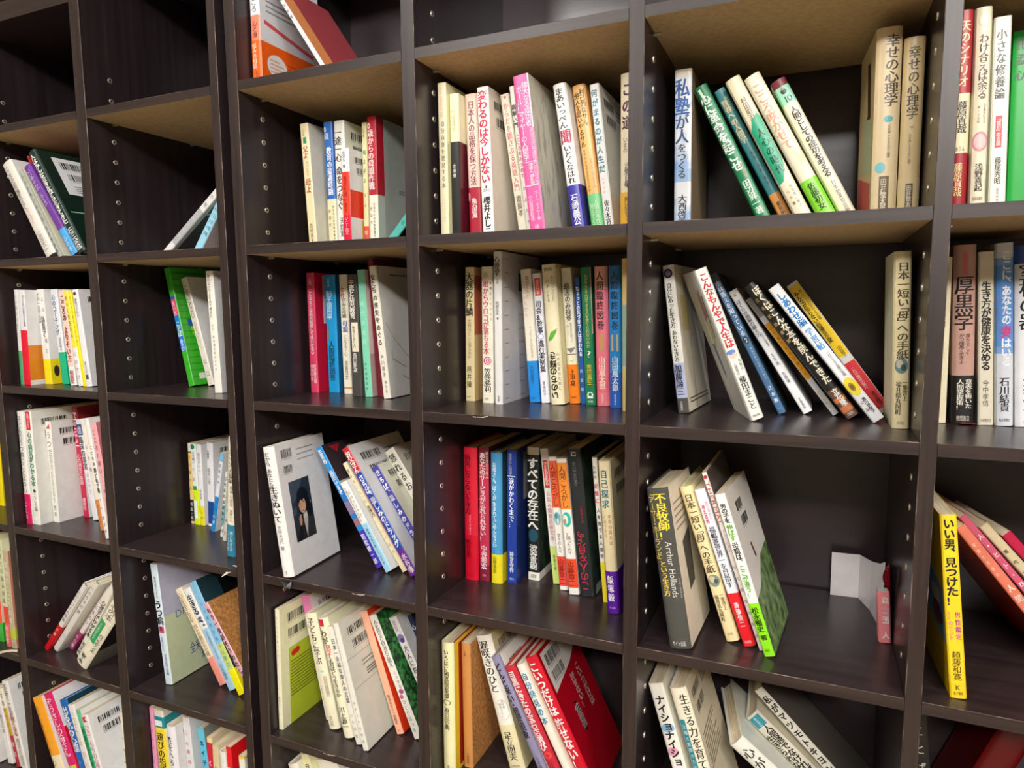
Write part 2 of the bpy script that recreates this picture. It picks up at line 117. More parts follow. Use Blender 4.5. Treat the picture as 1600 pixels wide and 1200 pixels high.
S('a51', 'white hardcover with glossy red lower half', 'h', c='dcd9d4', k='d2cec8', s=[(.62, 1, 'c8141f', 'a')], t=[('心にひびく人間論', .08, .55, .5, .5, '4a484c'), ('文庫', .65, .78, .5, .5, 'f0c8c0')])
S('a52', 'grey white leaning hardcover', 'h', c='d9d6ce', k='cfcbc0', t=[('いのちは', .05, .3, .5, .5, '4a4844'), ('幻想', .3, .45, .5, .5, '5a5854')], g=[('e', 'S', .5, .78, .35, .03, 'c2c6cc')])
S('a53', 'white book with dusky pink foot', 'h', c='e6d9d6', k='cbb6b8', s=[(.72, 1, 'a83a6c', 'a')], t=[('こころのク', .15, .6, .5, .6, '2c2a2c'), ('K心理', .76, .97, .5, .6, 'f0dce4')])
S('a54', 'cream book with brushed black title', 'h', c='e3dfd0', k='d6d2c2', t=[('心理学がわかる本', .2, .72, .5, .6, '26242a', 'b'), ('光文社', .8, .98, .5, .5, '2a282c', 'b')])
S('a55', 'cream book with green title panel and dark back', 'h', c='e4dec8', k='2a2724', t=[('心の本', .02, .25, .5, .6, '1c1a1e'), ('うつな気分をなおす', .34, .6, .3, .4, 'd8ecd8'), ('自分を変える本', .45, .75, .75, .35, '3a382e'), ('家・本', .84, .98, .4, .5, '2a282c', 'b')], g=[('r', 'S', .08, .58, .3, .64, '1f9a58'), ('r', 'B', 0, 1, .7, 1, '8f8a80')])
S('a61', 'orange and cream book with black side print', c='f6a41c', k='e8e6e4', bc=1, s=[(.6, 1, 'efe0bc', 's')], t=[('自分の心を育てる人のために', .08, .6, .15, .3, '7a4a18'), ('心の・心', .62, .95, .2, .4, '4a3a28')])
S('a62', 'magenta book with white script and red back', 'h', c='cc1c62', k='d8d6d6', s=[(.33, .82, 'd0102e', 'r'), (.82, 1, 'dcdcdc', 'a')], t=[('ぞうさんの母さん', .04, .6, .55, .62, 'f4dce8')], g=[('r', 'S', .2, .95, .68, .88, 'b8c834')])
S('a63', 'strong blue book with white title', 'h', c='0f5fae', k='0d3c50', t=[('出る杭の心理', .06, .5, .5, .7, 'f0f2f4', 'b'), ('心の対話', .56, .85, .5, .3, '9ac0e0')])
S('a64', 'white book with pale yellow print', c='e6e2dc', k='e3e0da', t=[('いつでも心は', .06, .4, .4, .5, 'a8a490'), ('晴れた日に', .44, .9, .5, .5, 'e0b8a8')])
S('a65', 'narrow emerald book', c='13a06c', k='cfe0d8', s=[(0, .16, '5fb890', 's')], t=[('学校カウンセリング', .18, .75, .5, .62, '123a28', 'b')])
S('a66', 'white book with red corner mark and barcodes', c='e3e2e2', k='e0dfe4', bc=1, t=[('ひきこもりの心理', .1, .55, .5, .62, 'c0606a'), ('心の研究者', .58, .9, .5, .5, '8a888a')], g=[('p', 'S', [(.1, .02), (.8, .02), (.5, .045), (.8, .07), (.2, .075)], 'd02c34')])
S('a67', 'thin cream book half hidden by the divider', c='e6e2cc', k='e6e2d0', t=[('心理療法', .2, .7, .5, .5, '55523e')])
# ---- B
S('b21', 'white book leaning steeply with dark grey back', c='e6e3e2', k='5a5a58', f='e6e3e2', s=[(.42, .86, 'b4b4b6', 's')], t=[('心の病', .1, .4, .5, .5, '7a7a90'), ('精神科医', .5, .8, .5, .4, 'd8d8da')], g=[('r', 'B', 0, 1, .3, .42, '3c6a80'), ('r', 'B', 0, .06, 0, 1, 'e0dcd2'), ('r', 'B', 0, 1, .42, .44, 'c8c8c2')])
S('b22', 'light blue book leaning against the bookcase side', c='9fd4ea', k='a8bcb4', t=[('アサーティブ', .5, .85, .35, .35, '3a5a6a'), ('自己主張術', .55, .85, .7, .35, '3a5a6a')], g=[('r', 'B', 0, .4, 0, 1, 'dcccc4'), ('ln', 'B', .5, .9, .85, .95, 4, '6a7a78')])
S('b31', 'tall bright green picture book', c='3cae2a', k='3cb42a', t=[('用い方', .28, .4, .4, .5, 'f0f0f4'), ('ことば', .45, .58, .5, .7, 'd8f0c8', 'b'), ('あそび', .6, .7, .5, .6, 'c8e4f8', 'b')],
  g=[('r', 'S', .1, .9, .25, .4, 'e0507c'), ('r', 'S', .1, .9, .4, .57, '1f7ad0'), ('r', 'S', .1, .9, .57, .7, '2a6ae0'), ('e', 'S', .5, .25, .4, .014, '2a5ac0'), ('e', 'B', .35, .52, .22, .12, '9ed02c'), ('e', 'B', .45, .8, .25, .13, 'a8d030'), ('r', 'B', .1, .3, .44, .5, '2a62b0'), ('p', 'B', [(.25, .62), (.45, .72), (.42, .74), (.22, .64)], '1f8a5a'), ('r', 'B', .1, .5, .9, .95, 'e0ecd8')]
  + [('r', 'B', 0, 1, .04 + .055 * q, .05 + .055 * q, '2f9a24') for q in range(17)])
S('b32', 'cream paperback with tall outline title', c='e2d9cc', k='e4dccf', t=[('UJIQANO', .07, .38, .5, .5, '8a8478', 'x'), ('心をひらく', .4, .66, .5, .5, '9a948a'), ('山口', .72, .95, .5, .5, '6a645c')], g=[('e', 'B', .9, .2, .06, .03, '3a2c28')])
S('b33', 'white paperback upright against the bookcase side', c='eeebe0', k='dfe2d4', t=[('夢のなかで人をみて考えた', .03, .38, .4, .4, '5a4440'), ('心・心', .43, .48, .5, .3, '6a686a'), ('名古屋大学の人々の', .52, .82, .5, .22, '4a484a')], g=[('r', 'B', .55, .65, .27, .38, '2a2a2c')])
S('b41', 'thin white and yellow book with black foot', c='e9c87c', k='e8e6e2', s=[(0, .1, 'dfe2de', 's'), (.1, .115, '8a3c34', 's'), (.7, .97, '26302c', 's')], t=[('うつ病の人', .12, .6, .5, .7, '7a5a30'), ('出版・本', .72, .96, .5, .7, 'e8e8e6')])
S('b42', 'white book with lime green lower third', c='e6e8e6', k='e4e4e8', s=[(.56, 1, 'd8ee1e', 'sr')], t=[('うつ病と', .1, .24, .5, .5, '3a4a40'), ('不安', .26, .5, .4, .4, '5a5a5e')], g=[('e', 'S', .4, .04, .42, .032, '1c8a4a'), ('r', 'S', .1, .8, .52, .57, '2c9a50'), ('r', 'S', .15, .75, .7, .92, 'f2f4ee')])
S('b43', 'white book with yellow foot beside the lime one', c='eaeaee', k='dedde4', s=[(.76, 1, 'eee02a', 's')], t=[('気分がいい', .1, .34, .5, .5, '6a6a70'), ('思春期', .55, .68, .5, .4, '77767a'), ('入門', .8, .95, .5, .4, '6a6420')])
S('b44', 'white book with navy slanted foot', c='e6e5ea', k='dcdbe2', bc=1, s=[(.7, .97, '1f4a90', 's')], t=[('心理学', .08, .2, .3, .3, '3a383c', 'b'), ('臨床心理', .3, .5, .4, .4, '6a6a72')])
S('b45', 'white and azure book leaning to the right', c='dde3ee', k='d8dcec', s=[(.55, 1, '1c86c8', 's'), (0, .1, '7ab8dc', 's')], t=[('家族の本', .12, .4, .5, .6, '55607a'), ('心理', .76, .92, .5, .6, 'e8f0f6')])
S('b46', 'thin book with multicoloured print behind the cream one', c='d8dcd0', k='d0cfc8', s=[(.5, .8, '7ab0b8', 's')], t=[('心をまもる家族の手引', .05, .95, .5, .8, '4a5a5c', 'b')])
S('b47', 'thin grey book with red foot print', c='cfcdc2', k='cfc9be', t=[('心の時代の本', .05, .8, .5, .7, '5a5a50'), ('文', .85, .95, .5, .8, 'b8483c')])
S('b48', 'cream book with teal lower band nearest the shelf front', 'h', c='e9dfc8', k='e3dac6', o=(.73, 1, '2c7f9a', None), t=[('まごころの凝縮', .1, .38, .5, .55, '55534a', 'm'), ('精神の医学', .4, .58, .6, .3, '6a6658'), ('家族の心', .6, .7, .6, .3, '5a584e'), ('こころの本', .78, .95, .3, .3, 'c8dce4'), ('病と生きる', .78, .95, .65, .3, 'c8dce4')])
S('b51', 'large pale blue book with bold black title', c='d3e2ec', k='b2bc9c', s=[(0, .44, 'b6b6ce', 'r')], t=[('専門家による', .1, .28, .5, .3, '4a5a72'), ('うつ病', .3, .5, .5, .85, '16161c', 'b'), ('治療の手引', .6, .72, .4, .3, '5a7aa8'), ('全米医学会編', .74, .92, .6, .35, '2f5a94')],
  g=[('r', 'S', .15, .85, .515, .57, 'c84a6c'), ('r', 'S', .3, .6, .52, .55, '5a2a68'), ('T', 'B', 'MOOD', .5, .36, .09, '5a6ab0'), ('T', 'B', 'DIAGNOSIS', .5, .46, .07, '5a6ab0'), ('p', 'B', [(.56, .56), (.78, .56), (.84, .74), (.66, .75)], '2c3a8a'), ('p', 'B', [(.62, .65), (.8, .65), (.84, .74), (.66, .75)], 'd8562a'), ('H', 'B', '全米屈指の専門家が', .3, .8, .085, '3a3aa0'), ('H', 'B', '提供する', .45, .88, .085, '3a3aa0')])
S('b52', 'thin cream book with salmon foot', c='e6d6b8', k='cfc8c0', s=[(.72, 1, 'ec9486', 's')], t=[('心をまもる', .04, .35, .4, .6, '6a5a44'), ('四十五歳の十七歳', .38, .7, .5, .6, '6a5640')])
S('b53', 'white and pale blue book with bold brush title', c='e4e6e6', k='cfdfe8', s=[(.4, 1, 'a4cbe6', 's')], t=[('生きる', .06, .26, .45, .75, '1c1a20', 'b'), ('i', .22, .26, .6, .6, 'd83c9a', 'b'), ('ま、。', .28, .4, .5, .8, '1c1c48', 'b'), ('心の病気をした人の', .42, .7, .6, .3, '4a6a88'), ('心の臨床', .74, .9, .5, .4, '3a5a78')])
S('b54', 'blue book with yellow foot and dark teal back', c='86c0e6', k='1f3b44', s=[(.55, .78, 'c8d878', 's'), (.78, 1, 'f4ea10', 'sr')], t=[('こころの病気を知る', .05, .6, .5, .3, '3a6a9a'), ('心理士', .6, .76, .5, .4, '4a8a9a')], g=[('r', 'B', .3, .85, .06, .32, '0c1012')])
S('b55', 'pink book with cork brown back', c='dba6b4', k='b8783a', t=[('もう一度話そうわたしのこと', .04, .9, .5, .75, '3a2028', 'b')], cork=1)
S('b61', 'pink book at the bottom left of its compartment', c='eb9ac0', k='e6a0c0', t=[('のびのび', .1, .4, .5, .5, 'd0508c'), ('ことばと大学', .45, .9, .5, .55, 'a03c70')])
S('b62', 'yellow book with teal top band and black title', c='f4d838', k='f0dca8', s=[(.06, .16, '128a94', 'sr'), (0, .06, 'dcd8cc', 'sr')], t=[('遊びの指導', .2, .58, .45, .62, '3a3414', 'm'), ('心理', .66, .8, .4, .5, '7a9a5a')], g=[('r', 'S', .05, .8, .095, .145, 'e8eef2')])
S('b63', 'white hardcover with black brush title', 'h', c='eae8ee', k='e2dee6', bc=1, t=[('性をへろ', .1, .4, .4, .5, '1c1a1e', 'm'), ('魂', .42, .55, .6, .75, '1c1a1e', 'b')])
S('b64', 'tall grey white book with red title', c='dedce0', k='d5dad8', t=[('心の', .1, .3, .4, .4, '9a585c'), ('母の告白', .28, .66, .45, .4, 'b03a4a', 'm'), ('アト', .72, .9, .5, .3, '8a585c')])
S('b65', 'cyan book with black title', c='5cc4e8', k='8a9a90', t=[('ネイティブスピ', .1, .75, .5, .55, '17303a', 'b')])
S('b66', 'crimson book with white title', c='cc1438', k='cfc4a8', t=[('くよくよしない', .2, .85, .5, .6, 'f6e4e6', 'b')], s=[(0, .05, 'e8d49c', 's')])
S('b67', 'tan book with brown title', c='d5c49a', k='cfc2a4', t=[('心の夢', .12, .7, .5, .6, '4a3c20')])
S('b68', 'white book with purple top edge', 'h', c='e6e3de', k='d6c8cc', t=[('薬物', .12, .4, .5, .4, '4a484a'), ('の心', .45, .7, .5, .4, '6a686a')])
S('b69', 'bright red book in the corner', c='e0101c', k='e20f1a', t=[('誌の心', .12, .6, .4, .5, 'f8dcd8', 'b')])
S('b60', 'white book with yellow edge in the corner', c='e6e4d4', k='dcd8cc', t=[('いい', .15, .6, .5, .5, '4a4a3a')], s=[(0, .02, 'e8c838', 'sr')])
# ---- C
S('c11', 'white book with salmon and orange foot and white disc', c='e6e7ea', k='c6c8cc', s=[(.5, .76, 'f0876c', 's')], o=(.68, 1, 'f0641c', 'f2600e'), t=[('精神科のこころ', .15, .48, .5, .55, '3a5a7a'), ('心と身', .54, .66, .5, .45, '5a2a20'), ('悩みの相談', .7, .88, .35, .42, 'f8e8d0'), ('うつ', .9, .98, .5, .4, '6a3010')],
  g=[('e', 'B', .24, .83, .16, .085, 'eae6e4'), ('ln', 'B', .13, .35, .78, .89, 4, 'd88a70'), ('ln', 'B', .42, .9, .77, .96, 7, 'a03a08'), ('p', 'B', [(.06, .52), (.88, .62), (.88, .65), (.06, .55)], 'd8545c'), ('bc', 'B', .1, .45, .24, .31), ('ln', 'B', .1, .8, .36, .47, 3, '77797c')])
S('c12', 'salmon orange book leaning left with dusky red back', c='e8e6e8', k='b04a52', t=[('精神分析医', .15, .45, .5, .6, '2a3a6a'), ('心と人', .6, .85, .5, .4, '55555a')], g=[('r', 'B', 0, .22, 0, 1, 'f09a60'), ('e', 'S', .5, .1, .4, .02, '2f4a9a')])
S('c21', 'cream book with red and green brush title', c='ead9ae', k='cfcabb', t=[('心の本', .04, .1, .4, .3, '8a8a50'), ('父よ', .18, .28, .5, .6, 'b0402c', 'm'), ('母よ', .44, .56, .55, .6, 'a83a28', 'm'), ('といいたい', .3, .42, .6, .3, '8a7a50'), ('西村英夫', .8, .96, .5, .35, '4a4434')], g=[('r', 'S', .3, .7, .11, .16, '3a8a5c')])
S('c22', 'blue topped cream book with white title', c='eadcb6', k='d8d2c0', s=[(0, .61, '2b66b4', 'a')], t=[('0歳', .03, .14, .35, .5, 'e8ecf2'), ('教育の最適時期', .2, .58, .55, .55, 'f0f2f4', 'm'), ('井深大', .68, .84, .3, .3, '5a543c'), ('井深大の幼児教育著作集', .66, .97, .75, .2, '6a6448')])
S('c23', 'white book with brushed black title behind a smaller one', c='e6e3da', k='d9d2c2', bc=1, t=[('一途一心', .06, .32, .4, .62, '1c1a18', 'm'), ('命をつなぐ', .36, .7, .4, .55, '24221e', 'm'), ('天野篤', .76, .92, .5, .4, '3a3834')])
S('c24', 'small white paperback with red and crimson lower spine', c='e4e4e8', k='dcdce0', bc=1, s=[(.24, .68, 'e8402a', 's'), (.68, 1, 'd8143c', 's')], t=[('井深大 著', .03, .2, .4, .3, '4a4a4e'), ('育児を問い直す', .28, .66, .45, .4, '8a1a10'), ('ソニーの父', .7, .88, .5, .45, 'f6dce0')], g=[('r', 'B', 0, 1, .42, .7, 'e8361e'), ('r', 'B', .25, 1, .72, .98, 'e8b84a'), ('r', 'B', .3, 1, .74, .78, '2a8a5c'), ('ln', 'B', .35, .9, .8, .88, 3, '4a3a2a'), ('r', 'B', .3, .9, .9, .97, '2a6ab4')])
S('c25', 'thin cream book with green script and red foot', c='e3d6a4', k='dcd2ac', s=[(.83, 1, 'd84a34', 's')], t=[('心の本', .04, .12, .4, .4, '7a7a50'), ('母よ子よ', .2, .5, .5, .6, '3a8a50', 'm'), ('父よ', .54, .7, .5, .5, '5a8a4a', 'm'), ('対談', .85, .98, .5, .6, 'f0d8c8')])
S('c26', 'red topped book with white title and grey green back', c='ece6d2', k='aab2a8', s=[(0, .6, 'b51f30', 'sr')], t=[('0歳からの母親作戦', .04, .56, .4, .6, 'f4e4e2', 'm'), ('井深大', .68, .84, .25, .25, '5a5648'), ('井深大の幼児教育著作集', .66, .96, .6, .22, '5a5648')], g=[('r', 'B', .14, 1, 0, 1, 'a9b0a8'), ('ln', 'B', .45, 1, .52, .56, 2, '4a504c')])
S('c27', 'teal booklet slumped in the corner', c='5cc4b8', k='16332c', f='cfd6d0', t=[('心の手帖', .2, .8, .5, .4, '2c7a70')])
S('c31', 'crimson pink book at the left of its row', c='e0466a', k='d01638', t=[('心理', .04, .1, .5, .4, 'f4dce2'), ('こんな女とは絶対結婚してはいけない', .13, .68, .5, .4, 'f6dfe4', 'b'), ('精神科医', .76, .9, .3, .3, 'f4dce2'), ('町沢静夫著', .76, .92, .7, .35, 'f8e6ea')], g=[('r', 'B', .15, .9, .02, .42, 'e0d6d8'), ('bc', 'B', .25, .8, .06, .13), ('ln', 'B', .2, .85, .18, .4, 5, '6a5a60'), ('e', 'B', .6, .52, .25, .06, 'd05a7a')])
S('c32', 'sky blue book with white title and orange roman numeral', c='1a8fca', k='0d6a9c', t=[('知能心理', .03, .1, .4, .25, 'd8ecf6'), ('制子頌田甲', .13, .38, .4, .5, 'dceaf2'), ('II', .42, .54, .5, .8, 'b89a6c', 'b'), ('人間臨終図巻', .56, .9, .45, .5, '16384a', 'm')])
S('c33', 'cream book with red and blue title', c='e6dfcc', k='e3dccb', t=[('女性', .1, .2, .4, .5, 'b0402c', 'm'), ('がみる母親', .2, .36, .5, .5, '4a4438', 'm'), ('母親', .38, .48, .55, .6, '3a4a9a', 'm'), ('になる・心', .5, .68, .5, .4, '5a5448'), ('斎藤茂太', .72, .88, .5, .4, '5a5448')], s=[(.94, .96, 'd0905c', 's')])
S('c34', 'grey black book with white title panel', c='45433f', k='55524c', t=[('中流と幼児教育', .04, .36, .4, .55, 'eeeae0', 'b'), ('教育のあり方', .42, .6, .45, .3, '3a3834'), ('長田新次', .64, .8, .45, .42, 'e3dfd4', 'b')], g=[('r', 'S', .2, .9, .39, .63, 'e3dcc2')])
S('c35', 'mint green book with pale title and pink back', c='7fd0b0', k='d6bdb6', t=[('心の時代の母親', .08, .6, .45, .5, 'b8ecd4'), ('幼児開発協会', .72, .95, .4, .25, '2c6a54')], g=[('r', 'B', 0, 1, .66, 1, 'c6aaa4'), ('ln', 'B', .3, .9, .7, .95, 6, '7a4a4c')])
S('c36', 'dark crimson book rising behind the white one', 'h', c='6a1426', k='6a1426')
S('c37', 'large white book with black script and line drawing', c='e6e1d2', k='cfcdc6', t=[('女たち', .06, .2, .4, .6, '1c1a18', 'm'), ('の喪失をめぐる', .21, .6, .45, .55, '26241f', 'm'), ('戸川昌子', .66, .84, .5, .4, '4a463c'), ('創元社', .86, .96, .6, .3, '6a665a')],
  g=[('ln', 'B', .25, .8, .05, .08, 1, '4a4a48')] + [('p', 'B', [(a, v), (a2, v2), (a2, v2 + .006), (a, v + .006)], '77757a') for a, v, a2, v2 in [(.05, .42, .2, .55), (.2, .55, .12, .7), (.12, .7, .4, .78), (.2, .55, .55, .75), (.4, .78, .35, .6), (.55, .75, .5, .86), (.3, .84, .7, .95), (.7, .95, .95, .93), (.5, .86, .8, .82), (.05, .5, .14, .72)]])
S('c41', 'big white book with portrait photo on its back', 'h', c='e9e7e4', k='d3d0d0', t=[('だから、あなたも', .04, .3, .4, .5, '3a3836', 'm'), ('生きぬいて', .3, .58, .5, .72, '1a1818', 'm'), ('大平光代', .6, .74, .5, .35, '4a4846'), ('著', .76, .79, .5, .35, '4a4846'), ('講談社', .95, .98, .5, .2, '77757a')], portrait=1)
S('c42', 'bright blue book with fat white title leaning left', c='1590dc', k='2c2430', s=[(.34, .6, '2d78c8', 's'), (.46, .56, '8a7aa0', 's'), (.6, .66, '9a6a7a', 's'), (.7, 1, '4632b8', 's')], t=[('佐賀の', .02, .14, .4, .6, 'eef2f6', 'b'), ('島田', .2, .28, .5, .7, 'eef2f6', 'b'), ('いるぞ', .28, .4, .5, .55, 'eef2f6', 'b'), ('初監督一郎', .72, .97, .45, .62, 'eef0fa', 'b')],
  g=[('r', 'B', 0, 1, 0, .3, '3a2e34'), ('p', 'B', [(.1, .02), (.3, .02), (.2, .08)], 'b02438'), ('e', 'B', .45, .1, .1, .05, 'c0b896'), ('r', 'B', 0, 1, .3, .5, 'b9b2a6'), ('ln', 'B', .1, .6, .55, .7, 4, 'c0b0b0')])
S('c43', 'short white book with light blue lower half', c='ebe9e2', k='e6dfd2', s=[(.47, 1, '9ecfe8', 's')], t=[('介護のなかのちいさな人', .06, .44, .35, .3, '3a3834'), ('心のつぶやき', .1, .4, .7, .3, '55534c'), ('精神科医が書いた心の本', .52, .92, .5, .3, '2c4a5a')])
S('c44', 'cream book with dark title and orange foot print', c='e9dcb6', k='e6e0d2', bc=1, t=[('愛すること・心', .05, .38, .45, .5, '4a3c28'), ('生き方', .4, .5, .5, .75, '3a2c1c', 'b'), ('心の家族', .6, .85, .5, .5, 'd08a40')])
S('c45', 'blue book with red top and fat white title', c='1f48a8', k='dcd8d4', bc=1, s=[(0, .2, 'c02a38', 's'), (.8, 1, '6a2a9a', 's')], t=[('お父さん', .03, .2, .5, .68, 'f4f0f0', 'b'), ('さらば、悲しみのドラッグ', .22, .78, .55, .62, 'f2f2f6', 'b'), ('水谷修', .83, .98, .55, .6, 'f2eef6', 'b')], g=[('r', 'S', 0, .12, .2, 1, 'b01c34')])
S('c46', 'violet book with fat white title and pen picture', c='3c3c9c', k='dbd3c0', bc=1, s=[(.8, 1, '5c1c8a', 'sr')], t=[('さらば、悲しみのドラッグ', .03, .8, .5, .62, 'f0f0f6', 'b')])
S('c47', 'cream book with bold black title half hidden by divider', c='e9e6da', k='d0cabc', bc=1, t=[('怒れるおっさん', .03, .6, .45, .6, '24221e', 'm')])
S('c51', 'cream book with lime green back panel', c='e9e5c8', k='d8d2ae', t=[('みどりの学級づくり', .05, .4, .5, .4, 'a8a890'), ('佐藤一子', .72, .82, .5, .3, '4a483c')], g=[('r', 'B', .14, 1, .36, 1, 'b9c834'), ('bc', 'B', .14, .5, .07, .14), ('bc', 'B', .14, .5, .2, .27), ('e', 'B', .23, .42, .05, .027, 'd8201c'), ('e', 'B', .29, .414, .05, .027, 'd8201c'), ('ln', 'B', .16, .92, .47, .78, 12, '5a6010')])
S('c52', 'pink topped thin book behind the cream one', c='f0e4e2', k='cfc8c6', bc=1, s=[(0, .15, 'd878a8', 's')], t=[('心の', .2, .35, .5, .5, '3a3836', 'b'), ('ことばの相談', .4, .68, .5, .4, 'd89ab0'), ('精神科', .72, .84, .5, .5, '3a3836', 'b')])
S('c53', 'cream hardcover with brushed title at the row middle', 'h', c='ece6c8', k='e3dcb8', t=[('子どもに学ぶ', .04, .44, .45, .55, '24221c', 'm'), ('心の講義', .54, .7, .7, .3, '9a968a'), ('文芸', .88, .97, .5, .3, '6a665a')], g=[('e', 'S', .55, .5, .2, .012, 'b8d0cc'), ('r', 'S', .55, .85, .54, .72, 'd0c8b0')])
S('c54', 'ivory hardcover with black and crimson title', 'h', c='efe9cc', k='e3dcb4', t=[('わが', .1, .22, .35, .6, '24221c', 'm'), ('息子', .22, .33, .5, .55, 'c83a5c', 'm'), ('よ君はどう生きるか', .33, .66, .5, .55, '2a2820', 'm'), ('川上源一', .74, .93, .5, .5, '34322a', 'm')], g=[('r', 'S', .1, .6, .01, .07, 'c81f40')])
S('c55', 'narrow white book with long black title', c='e9e6da', k='e3dfd0', t=[('日本一幸福な偉人の言葉', .1, .65, .5, .6, '34322c', 'm'), ('心の学校', .72, .96, .5, .4, '6a665a')])
S('c56', 'white book with barcodes and ruled back cover', c='e6e4d8', k='d7d3c6', bc=1, t=[('メディアの中の', .6, .95, .5, .4, '4a483c')], g=[('r', 'B', 0, 1, .3, .303, '8a867a'), ('r', 'B', 0, 1, .53, .533, '8a867a'), ('ln', 'B', .25, .8, .36, .42, 2, '77746a'), ('ln', 'B', .3, .75, .44, .5, 3, '3a382e')])
S('c57', 'peach book with vermilion back', c='f6b494', k='ef3e1a', t=[('精神科のうつ病臨床', .68, .92, .5, .35, '4a2a1c'), ('PHP', .955, .985, .5, .25, '4a2a1c', 'h')])
S('c58', 'white book with grassy green back', c='e8e6dc', k='2f6a38', t=[('人を見たら自分だと思え', .04, .42, .6, .5, '4a483e', 'm'), ('心の学習', .45, .6, .7, .3, '6a685c'), ('ひとりぼっち', .68, .95, .5, .4, '55534a')], g=[('e', 'S', .6, .62, .3, .02, 'b04a7c'), ('e', 'S', .4, .66, .25, .018, 'c05a8c')], grass=1)
S('c59', 'white book with purple disc and brushed title', c='e6e0e0', k='d3d1d0', t=[('精神科医', .03, .12, .5, .4, '9a6a80'), ('大人に育つ', .24, .55, .55, .55, '2c2a34', 'm'), ('心の本', .6, .9, .5, .4, '55535c')], g=[('e', 'S', .5, .18, .42, .035, '8a78a8'), ('e', 'S', .6, .2, .25, .02, '4a3c80')])
S('c50', 'navy topped book squeezed behind the divider', c='1c2448', k='3a3a4c', t=[('心出', .04, .3, .5, .7, 'e3e3e8', 'b')])
S('c61', 'thick cream book lying low at the bottom edge', 'h', c='e4dccb', k='dcd2bd', t=[('心理学', .1, .5, .5, .4, '4a463c')])
S('c62', 'thin pale yellow book with dark green print', c='dcd6a8', k='d6cfa4', t=[('月日は', .04, .4, .5, .6, '3a4a20', 'b')])
S('c63', 'wide white book at the bottom edge', 'h', c='e6e0d2', k='ddd4c0', t=[('心の旅', .1, .5, .5, .4, '4a463c')])
# ---- D
S('d21', 'cream paperback with pale orange English line and grey title', c='eee3c0', k='e3d2a4', t=[('ALL ABOUT ME', .03, .22, .45, .36, 'ecc4a0', 'x'), ('自分自身を発見する本', .24, .68, .55, .42, '8a8470', 'm'), ('フィリップ・ハル', .74, .9, .6, .22, '9a947c')])
S('d22', 'cream topped book with black lower spine and maroon back', c='efe4bc', k='e8dab0', s=[(.33, 1, '1a1819', 's'), (.33, 1, '5c1626', 'r')], t=[('だいじな生き方', .08, .26, .5, .3, 'b0a888'), ('光のなかへ', .1, .3, .25, .25, 'b8b090'), ('水谷修', .48, .58, .45, .3, 'e6e2da', 'b')], g=[('e', 'S', .5, .985, .4, .012, 'd8d4c8')])
S('d23', 'pale pink book with crimson lower band', c='f3c9b8', k='e8b8a8', o=(.645, 1, 'a81a32', None), t=[('日本人の品格を保つ方法', .05, .63, .5, .5, '77405a', 'm'), ('亀石崖風', .72, .86, .5, .4, 'f2e4e2', 'm'), ('講談社', .96, .985, .5, .18, 'e8ccc8')], g=[('e', 'S', .08, .71, .1, .03, 'c8828c')])
S('d24', 'white book with fat crimson title and brush author', c='f1efea', k='dcc8b8', bc=1, t=[('変わるのは今しかない', .025, .64, .48, .74, 'd02450', 'b'), ('論戦', .655, .675, .5, .36, '1a181a', 'b'), ('2002', .675, .7, .5, .6, '1a181a', 'hb'), ('櫻井よしこ', .73, .99, .5, .6, '161416', 'b')])
S('d25', 'cream book with red brush title leaning left', c='ebe2cc', k='e3dac4', t=[('♥', .01, .04, .5, .25, 'b88a7a'), ('からだを揺さぶる英語入門', .06, .68, .5, .55, 'd0787c', 'm'), ('齋藤孝', .71, .86, .55, .55, '77725f', 'm')])
S('d26', 'thin white book with black lettering behind the pink one', c='eceae0', k='e3e0d2', t=[('図解入門', .12, .28, .5, .75, '24221e', 'b'), ('こころをみつめて', .32, .62, .6, .7, 'c0484a', 'm'), ('の人たち', .65, .95, .6, .6, '2a282a')])
S('d27', 'tall glossy pink book with white title', c='e05a9c', k='@sketch', t=[('偉大なる成功者', .05, .33, .72, .36, 'f6e4ee'), ('ポールJマイヤーの人間学', .07, .54, .3, .38, 'f8e8f0'), ('MILLION DOLLAR PERSONAL SUCCESS PLAN', .34, .7, .85, .22, 'f4dcea', 'xb'), ('勝者への軌跡', .56, .7, .55, .26, 'f6e4ee', 'b'), ('ポール・マイヤー著', .74, .93, .7, .24, 'f2d8e6'), ('小山政彦監修', .76, .93, .28, .24, 'f2d8e6'), ('日新', .955, .985, .5, .3, 'f8e8f0', 'h')],
  g=[('r', 'S', .93, 1, 0, .34, 'ece6ea'), ('r', 'S', .05, .95, .7, .705, 'f0d8e6'), ('r', 'S', .05, .95, .55, .553, 'f0d8e6')])
S('d28', 'white hardcover with brushed black title and navy band', 'h', c='efeeea', k='dad7cf', o=(.68, 1, '36309c', '2f2a66'), t=[('まあいっぺん', .03, .3, .45, .6, '1c1a1c', 'm'), ('聞', .305, .4, .5, .78, 'cc3a68', 'b'), ('いとくなはれ', .41, .67, .5, .55, '1c1a1c', 'm'), ('石崎義公', .74, .95, .5, .5, 'eceaf4', 'b')])
S('d29', 'apricot book with brown title and green band', 'h', c='edb56c', k='e3a85e', o=(.735, 1, '74c884', None), t=[('利己的なサル、', .03, .3, .7, .36, '3a2c18', 'm'), ('他人を思いやるサル', .05, .42, .3, .36, '3a2c18', 'm'), ('フランス・ドゥ・ヴァール', .5, .7, .7, .18, '4a3820'), ('モラルはなぜ生まれたのか', .43, .72, .3, .18, '4a3820'), ('人間の本性は', .78, .97, .65, .3, 'd8f0c8'), ('見えてくる', .8, .97, .3, .3, 'd8f0c8')])
